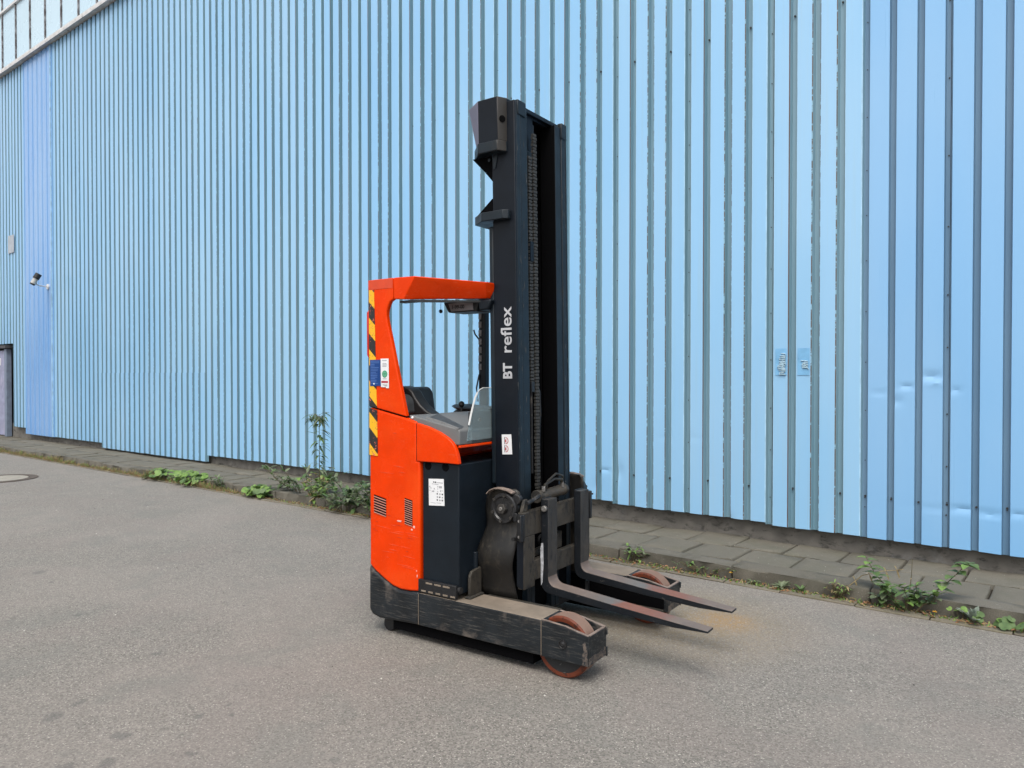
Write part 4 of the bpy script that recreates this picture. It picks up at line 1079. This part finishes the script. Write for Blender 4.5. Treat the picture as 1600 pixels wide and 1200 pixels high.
# --- forks
def fork(yc):
    hw = .052
    # side outline (x, z): shank back, heel arc, blade
    pts_in = [(-.312, .868), (-.312, .415)]
    for k in range(1, 6):
        a_ = R(180 + 90 * k / 6); pts_in.append((-.262 + .05 * math.cos(a_), .412 + .05 * math.sin(a_)))
    pts_in += [(-.25, .361), (.10, .327), (.45, .296), (.640, .279)]
    pts_out = [(.642, .268), (.45, .266), (.15, .283), (-.10, .302), (-.26, .314), (-.30, .318)]
    for k in range(1, 5):
        a_ = R(270 - 90 * k / 5); pts_out.append((-.30 + .060 * math.cos(a_), .378 + .060 * math.sin(a_)))
    pts_out += [(-.360, .40), (-.360, .868)]
    poly = pts_in + pts_out; n_ = len(poly)
    ni = len(pts_in)
    def hwx(x_): return hw if x_ < .3 else hw - .012 * ((x_ - .3) / .34) ** 1.5
    vs_ = [(a, yc - hwx(a), z) for a, z in poly] + [(a, yc + hwx(a), z) for a, z in poly]
    m_ = MB()
    fs = [tuple(range(n_)), tuple(reversed(range(n_, 2 * n_)))]; ms = [0, 0]
    for i in range(n_):
        j = (i + 1) % n_; fs.append((i, i + n_, j + n_, j))
        ms.append(1 if i < 1 else (2 if i < ni - 1 else (1 if i == n_ - 1 else 0)))
    m_.add(vs_, fs, ms)
    f_ = m_.build('fork', [M['fork_side'], M['fork_front'], M['blade']], TR, bevel=.003)
    bm_ = bmesh.new(); bm_.from_mesh(f_.data); bmesh.ops.recalc_face_normals(bm_, faces=bm_.faces); bm_.to_mesh(f_.data); bm_.free()
    # hooks onto the carriage
    MB().box(-.365, -.350, yc - hw + .004, yc + hw - .004, .78, .872).build('fork_hook', M['fork_side'], f_, bevel=.003)
    return f_
f1 = fork(.425); f2 = fork(.818)
MB().cyl((-.335, .366, .815), (0, -1, 0), .018, .02, 12).build('fork_lock_pin', M['steel'], f1, bevel=.003)
MB().prism([(-.364, .46), (-.364, .58), (-.358, .61), (-.346, .61), (-.343, .50), (-.350, .38), (-.36, .36)], 'y', .3715, .3730).build('paint_smear', plain('pale_scraped_steel', (.42, .43, .45), .5, var=.3, scale=40), f1)
MB().box(-.30, -.28, .80, .82, .20, .30).build('chain_tail', M['hub'], f2)

for o in (c_ for c_ in TR.children_recursive): pass

# ================================================================== PLANTS AND LITTER
def leafmat(name, c, c2, rough=.55):
    m, n, b = new_mat(name)
    v = coords(n)
    col = mixc(n, ramp(n, noise(n, 18, 3, .6, v), .35, .65), c, c2)
    n.links.new(col, b.inputs['Base Color']); b.inputs['Roughness'].default_value = rough
    b.inputs['Subsurface Weight'].default_value = 0
    tr = N(n, 'ShaderNodeBsdfTranslucent'); n.links.new(col, tr.inputs[0])
    mx = N(n, 'ShaderNodeMixShader'); mx.inputs[0].default_value = .25
    o_ = n.nodes['Material Output']; n.links.new(b.outputs[0], mx.inputs[1]); n.links.new(tr.outputs[0], mx.inputs[2]); n.links.new(mx.outputs[0], o_.inputs[0])
    return m
M['leaf'] = leafmat('green_leaf', (.075, .135, .045), (.12, .19, .065))
M['leaf_bright'] = leafmat('bright_green_leaf', (.13, .24, .05), (.20, .32, .08))
M['leaf_grey'] = leafmat('grey_green_leaf', (.12, .155, .085), (.20, .24, .145))
M['leaf_dark'] = leafmat('dark_green_leaf', (.045, .085, .035), (.08, .13, .05))
M['straw'] = leafmat('dry_straw', (.24, .18, .085), (.34, .27, .14), .8)
M['stem'] = leafmat('brown_stem', (.10, .085, .05), (.14, .11, .06), .8)
M['litter'] = leafmat('fallen_leaf', (.28, .13, .06), (.42, .24, .13), .8)
M['pale_bit'] = plain('pale_litter_bit', (.4, .38, .33), .8)
M['petal'] = plain('yellow_petal', (.75, .42, .02), .6)

def leaf(mb_, base, d, up, L_, W_, mi=0, droop=.25, fold=.15, seg=3):
    """pointed leaf, folded along its midrib, bending down"""
    d = Vector(d).normalized(); up = Vector(up); s_ = d.cross(up)
    if s_.length < .01: s_ = d.cross(Vector((1, 0, 0)))
    s_.normalize(); nrm = s_.cross(d).normalized(); base = Vector(base)
    prof = {3: [(.0, .08), (.35, 1), (.75, .75), (1, 0)], 4: [(0, .1), (.25, .85), (.5, 1), (.8, .6), (1, 0)]}[seg]
    vs_ = []; fs = []
    for t, w_ in prof:
        c = base + d * L_ * t - Vector((0, 0, 1)) * droop * L_ * t * t
        vs_ += [c + s_ * W_ / 2 * w_ + nrm * fold * W_ * w_, c, c - s_ * W_ / 2 * w_ + nrm * fold * W_ * w_]
    for k in range(len(prof) - 1):
        fs += [(3 * k, 3 * k + 1, 3 * k + 4, 3 * k + 3), (3 * k + 1, 3 * k + 2, 3 * k + 5, 3 * k + 4)]
    mb_.add(vs_, fs, mi)
def round_leaf(mb_, c, nrm, r_, mi=0, rot=0.0):
    nrm = Vector(nrm).normalized(); q = nrm.to_track_quat('Z', 'Y'); c = Vector(c)
    n_ = 12; vs_ = [c + q @ Vector((.0, -.25 * r_, -.06 * r_))]
    for i in range(n_):
        a = 2 * math.pi * i / n_ + rot; rr_ = r_ * (1 - .55 * max(0, math.cos(a - rot + math.pi / 2)) ** 8) * (1 + .06 * math.sin(i * 5 + rot))
        vs_.append(c + q @ Vector((rr_ * math.cos(a), rr_ * math.sin(a), .05 * r_ * math.sin(3 * a + rot))))
    mb_.add(vs_, [(0, i + 1, (i + 1) % n_ + 1) for i in range(n_)], mi)

def rv(rr, a, b_): return rr.uniform(a, b_)
def round_clump(loc, n_, spread, h, r_, label, seed, mats, group=None, sx=1.0):
    rr = random.Random(seed); root = empty('leafy_clump', loc); tag(root, label, 'weed', group)
    fm = MB(); sm = MB()
    for _ in range(n_):
        a = rv(rr, 0, 6.28); d = spread * math.sqrt(rr.random()); z = h * rv(rr, .35, 1) * (1 - .4 * d / spread)
        p = (math.cos(a) * d * sx, math.sin(a) * d * .6, z)
        nr = (rv(rr, -.5, .5), rv(rr, -.7, .1), rv(rr, .5, 1))
        round_leaf(fm, p, nr, r_ * rv(rr, .6, 1.15), rr.randint(0, len(mats) - 1), rv(rr, 0, 6.28))
        sm.tube([(p[0] * .4, p[1] * .4, 0), (p[0] * .8, p[1] * .8, z * .6), p], .0022, 4)
    fm.build('leaves', mats, root, smooth=60); sm.build('stems', M['stem'], root)
    return root
def bush(loc, n_, spread, h, L_, W_, label, seed, mats, sx=1.0, stems=10, lean=(0, 0)):
    rr = random.Random(seed); root = empty('bushy_weed', loc); tag(root, label, 'weed')
    fm = MB(); sm = MB()
    for s_ in range(stems):
        a = rv(rr, 0, 6.28); d = spread * rv(rr, .3, 1); top = Vector((math.cos(a) * d * sx + lean[0] * h, math.sin(a) * d * .7 + lean[1] * h, h * rv(rr, .45, 1)))
        b0 = Vector((top.x * .25, top.y * .25, 0)); mid = (b0 + top) / 2 + Vector((rv(rr, -.05, .05), rv(rr, -.03, .03), .03))
        pts = [b0, (b0 + mid) / 2 + Vector((0, 0, .02)), mid, (mid + top) / 2 + Vector((0, 0, .02)), top]
        sm.tube(pts, .004, 5, r2=.0015)
        for k in range(n_ // stems):
            t = rv(rr, .15, 1); i = min(3, int(t * 4)); p = pts[i].lerp(pts[i + 1], t * 4 - i)
            dd = Vector((rv(rr, -1, 1), rv(rr, -1, 1), rv(rr, -.1, .8)))
            leaf(fm, p, dd, (0, 0, 1), L_ * rv(rr, .5, 1.2), W_ * rv(rr, .6, 1.2), rr.randint(0, len(mats) - 1), rv(rr, .1, .5))
    fm.build('leaves', mats, root, smooth=60); sm.build('stems', M['stem'], root)
    return root
def tall_weed(loc, h, label, seed, mats, lean=(0, 0), tiers=16, L_=.12, W_=.03, crown=10):
    rr = random.Random(seed); root = empty('tall_weed', loc); tag(root, label, 'weed')
    fm = MB(); sm = MB(); pts = [Vector((lean[0] * (k / 6) ** 1.5 * h, lean[1] * (k / 6) ** 1.5 * h, h * k / 6)) for k in range(7)]
    sm.tube(pts, .006, 6, r2=.0025)
    for k in range(tiers):
        t = .12 + .85 * k / tiers; i = min(5, int(t * 6)); p = pts[i].lerp(pts[i + 1], t * 6 - i)
        for _ in range(2 + (k % 2)):
            a = rv(rr, 0, 6.28); leaf(fm, p, (math.cos(a), math.sin(a) * .8, rv(rr, -.1, .7)), (0, 0, 1), L_ * rv(rr, .5, 1.1) * (.6 + .5 * t), W_ * rv(rr, .7, 1.2), rr.randint(0, len(mats) - 1), rv(rr, .2, .9))
    for _ in range(crown):
        a = rv(rr, 0, 6.28); b_ = pts[-1] + Vector((rv(rr, -.03, .03), 0, rv(rr, -.08, .0)))
        e = b_ + Vector((math.cos(a) * .16, math.sin(a) * .08, rv(rr, -.02, .06))); sm.tube([b_, (b_ + e) / 2 + Vector((0, 0, .02)), e], .002, 4)
        for q in range(4):
            pp = b_.lerp(e, (q + 1) / 4); leaf(fm, pp, (rv(rr, -1, 1), rv(rr, -1, 1), rv(rr, -.3, .4)), (0, 0, 1), L_ * rv(rr, .4, .8), W_ * rv(rr, .5, .9), rr.randint(0, len(mats) - 1), .6)
    fm.build('leaves', mats, root, smooth=60); sm.build('stem', M['stem'], root)
    return root
def rosette(loc, n_, L_, W_, label, seed, mat, tilt=.55):
    rr = random.Random(seed); root = empty('rosette_weed', loc); tag(root, label, 'weed')
    for k in range(n_):
        a = 6.28 * k / n_ + rv(rr, -.2, .2); el = rv(rr, .25, 1.1) * tilt
        lm = MB(); leaf(lm, (0, 0, .005), (math.cos(a) * math.cos(el), math.sin(a) * math.cos(el), math.sin(el) + .15), (0, 0, 1), L_ * rv(rr, .7, 1.1), W_ * rv(rr, .8, 1.1), 0, .25, .2, 4)
        lm.build('leaf', mat, root, smooth=60)
    return root

G, GB, GG, GD = M['leaf'], M['leaf_bright'], M['leaf_grey'], M['leaf_dark']
# left of the truck
round_clump((-11.15, 5.58, .01), 46, .34, .17, .055, 'low bright green creeping weed in the gutter, left of the neighbouring larger clump', 21, [GB, G], sx=1.1)
round_clump((-10.25, 5.57, .01), 60, .36, .22, .062, 'broad round-leaved green clump spreading over the kerb edge, between creeping weed and small sprig', 22, [GB, GB, G], sx=1.05)
bush((-9.45, 5.58, 0), 70, .25, .22, .07, .03, 'small loose dark green sprig beside the kerb, left of the round cushion clump', 23, [G, GG], stems=9)
round_clump((-8.52, 5.56, .01), 70, .25, .17, .05, 'compact bright green cushion of round leaves alone at the kerb', 24, [GB, G], sx=1.0)
bush((-7.45, 5.66, 0), 150, .30, .40, .10, .045, 'yellow green leafy weed at the foot of the tall stalk', 25, [GB, GB, M['straw']], stems=12)
tall_weed((-7.65, 5.85, .08), 1.02, 'tallest weed, a thin stalk with drooping leaves rising against the blue wall', 26, [GG, GD, G], tiers=26, L_=.19, W_=.032, crown=16)
bush((-7.95, 5.85, .05), 230, .75, .38, .15, .042, 'sprawling grey green weed on the pavement around the tall stalk', 27, [GG, G], stems=20, sx=1.2)
bush((-6.85, 5.60, 0), 330, .48, .36, .12, .045, 'dense grey green bush at the kerb just left of the truck', 28, [GG, GG, G, GD], stems=22, sx=1.3)
bush((-6.20, 5.60, 0), 330, .48, .42, .13, .05, 'dark green bush at the kerb right behind the orange truck body', 29, [G, GD, GG], stems=22, sx=1.2)
tall_weed((-6.15, 5.80, .05), .78, 'thin weed stalk partly hidden behind the orange truck body', 30, [GG, G], lean=(.05, 0), tiers=14, L_=.12, W_=.025, crown=7)
# behind the truck, right
bush((-4.0, 5.62, 0), 60, .20, .13, .05, .015, 'tiny tuft of yellow green weed at the kerb behind the forks', 31, [GB, M['straw']], stems=12)
bush((-3.05, 5.60, 0), 80, .16, .15, .05, .022, 'small pale green weed at the kerb behind the far load wheel', 32, [GG, GB], stems=12)
bush((-2.40, 5.57, 0), 60, .22, .08, .045, .016, 'low straggly weed with a yellow flower along the gutter', 33, [GB, G], stems=14, sx=1.6)
rosette((-2.02, 5.56, .01), 6, .07, .028, 'little grey green seedling against the kerb, left of the large rosette', 34, GG)
rosette((-1.80, 5.55, .01), 9, .11, .036, 'pale pointed-leaf rosette in the gutter right of the forks', 35, GG, .8)
rosette((-1.66, 5.55, .01), 7, .09, .022, 'small narrow-leaved plant beside a brown fallen leaf', 36, G, .9)
bush((-1.42, 5.56, 0), 60, .10, .12, .05, .014, 'wispy yellow tuft under the arching dry stalk', 37, [GB, M['straw']], stems=14)
sk = MB(); sk.tube([(-1.40, 5.57, 0), (-1.36, 5.60, .09), (-1.28, 5.68, .17), (-1.17, 5.77, .20), (-1.05, 5.87, .21)], .004, 5, r2=.002)
for k, (a, b_, c) in enumerate(((-1.32, 5.64, .14), (-1.24, 5.71, .18), (-1.15, 5.79, .20), (-1.09, 5.84, .21))):
    leaf(sk, (a, b_, c), (.4, -.1, -.9), (0, 1, 0), .055, .012); leaf(sk, (a, b_, c), (-.3, .2, .6), (0, 0, 1), .04, .01)
tag(sk.build('dry_stalk', M['straw']), 'arching straw coloured dry stalk leaning over the kerb', 'dry stalk')
# big leafy weed at right
bw = bush((-.98, 5.56, 0), 120, .20, .20, .075, .045, 'large leafy weed with several leaning shoots growing at the kerb on the right', 38, [G, GB, G, GG], stems=12, sx=1.3)
def shoot(root, pts, n_, L_, W_, seed, mats):
    rr = random.Random(seed); sm = MB(); fm = MB(); pts = [Vector(p) for p in pts]; sm.tube(pts, .0035, 5, r2=.0018)
    for k in range(n_):
        t = .35 + .65 * k / n_; i = min(len(pts) - 2, int(t * (len(pts) - 1))); p = pts[i].lerp(pts[i + 1], t * (len(pts) - 1) - i); a = k * 2.4
        leaf(fm, p, (math.cos(a), math.sin(a), .25), (0, 0, 1), L_ * rv(rr, .6, 1.1), W_ * rv(rr, .7, 1.1), rr.randint(0, len(mats) - 1), .35, .12, 4)
    sm.build('shoot_stem', M['stem'], root); fm.build('shoot_leaves', mats, root, smooth=60)
shoot(bw, [(0, 0, 0), (-.10, .03, .12), (-.20, .05, .21), (-.27, .08, .32)], 18, .10, .055, 1, [G, GB])
shoot(bw, [(.05, 0, 0), (.14, .04, .13), (.24, .08, .23), (.33, .10, .34), (.36, .11, .36)], 20, .10, .058, 2, [G, GB, G])
shoot(bw, [(.0, 0, 0), (.02, .01, .12), (.03, .02, .25), (.035, .02, .36)], 5, .03, .01, 3, [GB, M['straw']])
shoot(bw, [(-.08, 0, 0), (-.14, -.02, .06), (-.19, -.03, .09)], 10, .09, .05, 4, [G, GG])
round_clump((-.66, 5.56, .01), 6, .12, .10, .030, 'few loose kidney-shaped leaves left of the pale striped rosette', 39, [GB, G])
rosette((-.585, 5.545, .01), 15, .15, .046, 'large rosette of long pale silvery leaves at the kerb on the right', 40, M['leaf_silver'] if 'leaf_silver' in M else M.setdefault('leaf_silver', leafmat('silvery_leaf', (.22, .27, .22), (.33, .37, .32))), 1.5)
round_clump((-.40, 5.545, .01), 9, .11, .09, .036, 'round-leaved plant in the gutter at the far right edge', 41, [G, GB, G])
round_clump((-.25, 5.55, .01), 6, .07, .12, .025, 'small dark sprig at the far right edge beside the round-leaved plant', 42, [GD, G])
fl = MB()
for k in range(9):
    a = 6.28 * k / 9; leaf(fl, (0, 0, 0), (math.cos(a), math.sin(a) * .5 - .4, .4), (0, 0, 1), .016, .009, 0)
o = fl.build('yellow_flower', M['petal']); o.location = (-2.18, 5.52, .075); tag(o, 'yellow flower head in the gutter behind the fork tip', 'flower')
o2 = o.copy(); COL.objects.link(o2); o2.location = (-.80, 5.50, .05); tag(o2, 'yellow flower head beside the large leafy weed on the right', 'flower')

# gutter grass and litter (uncountable)
rr = random.Random(77); gm = MB()
for _ in range(11000):
    x = -rv(rr, 0, 1) ** 1 * 22 + .5
    dens = 1.0 if x < -9 else .35
    if rr.random() > dens: continue
    y = 5.50 + abs(rr.gauss(0, .05)) if x > -9 else 5.50 + rr.random() ** 1.3 * .14
    cl = max(0, pnoise(Vector((x * 1.9, 2, 3))) + .1)
    if x < -9 and rr.random() > .35 + cl * 2.6: continue
    hgt = rv(rr, .02, .06) * (1.0 if x > -9 else 1.7 + 4.2 * cl)
    leaf(gm, (x, y, .0), (rv(rr, -.6, .6), rv(rr, -.6, .4), 1), (0, 1, 0), hgt, .008 if x > -9 else .013, 0 if rr.random() < (.75 if x < -9 else .35) else 1, .3)
tag(gm.build('gutter_grass', [M['straw'], M['leaf_bright']]), 'dry and green grass blades growing along the gutter', 'grass', kind='stuff')
lm = MB()
for _ in range(1700):
    x = rv(rr, -21, .5); y = 5.49 + abs(rr.gauss(0, .06)); a = rv(rr, 0, 6.28)
    leaf(lm, (x, min(y, 5.60), .012 + rv(rr, 0, .012)), (math.cos(a), math.sin(a), rv(rr, -.1, .25)), (0, 0, 1), rv(rr, .015, .05), rv(rr, .01, .022), rr.randint(0, 1), .1, .3)
for _ in range(130):
    x = rv(rr, -14, .5); y = rv(rr, 5.7, 6.7); a = rv(rr, 0, 6.28)
    leaf(lm, (x, y, .108), (math.cos(a), math.sin(a), .05), (0, 0, 1), rv(rr, .008, .016), .006, 2, 0, .2)
tag(lm.build('leaf_litter', [M['litter'], M['straw'], M['pale_bit']]), 'scattered fallen leaves and bits along kerb and pavement', 'litter', kind='stuff')
# small stones on the yard
pm = MB()
for _ in range(260):
    x = rv(rr, -14, 1.5); y = rv(rr, .6, 5.3); s_ = rv(rr, .002, .006)
    pm.cyl((x, y, s_ * .4), (rv(rr, -.3, .3), rv(rr, -.3, .3), 1), s_, s_ * .8, 5, rr.randint(0, 1), r2=s_ * .6)
tag(pm.build('grit', [plain('pale_grit', (.5, .48, .44), .9), plain('dark_grit', (.06, .055, .05), .9)]), 'loose grit scattered on the asphalt', 'grit', kind='stuff')
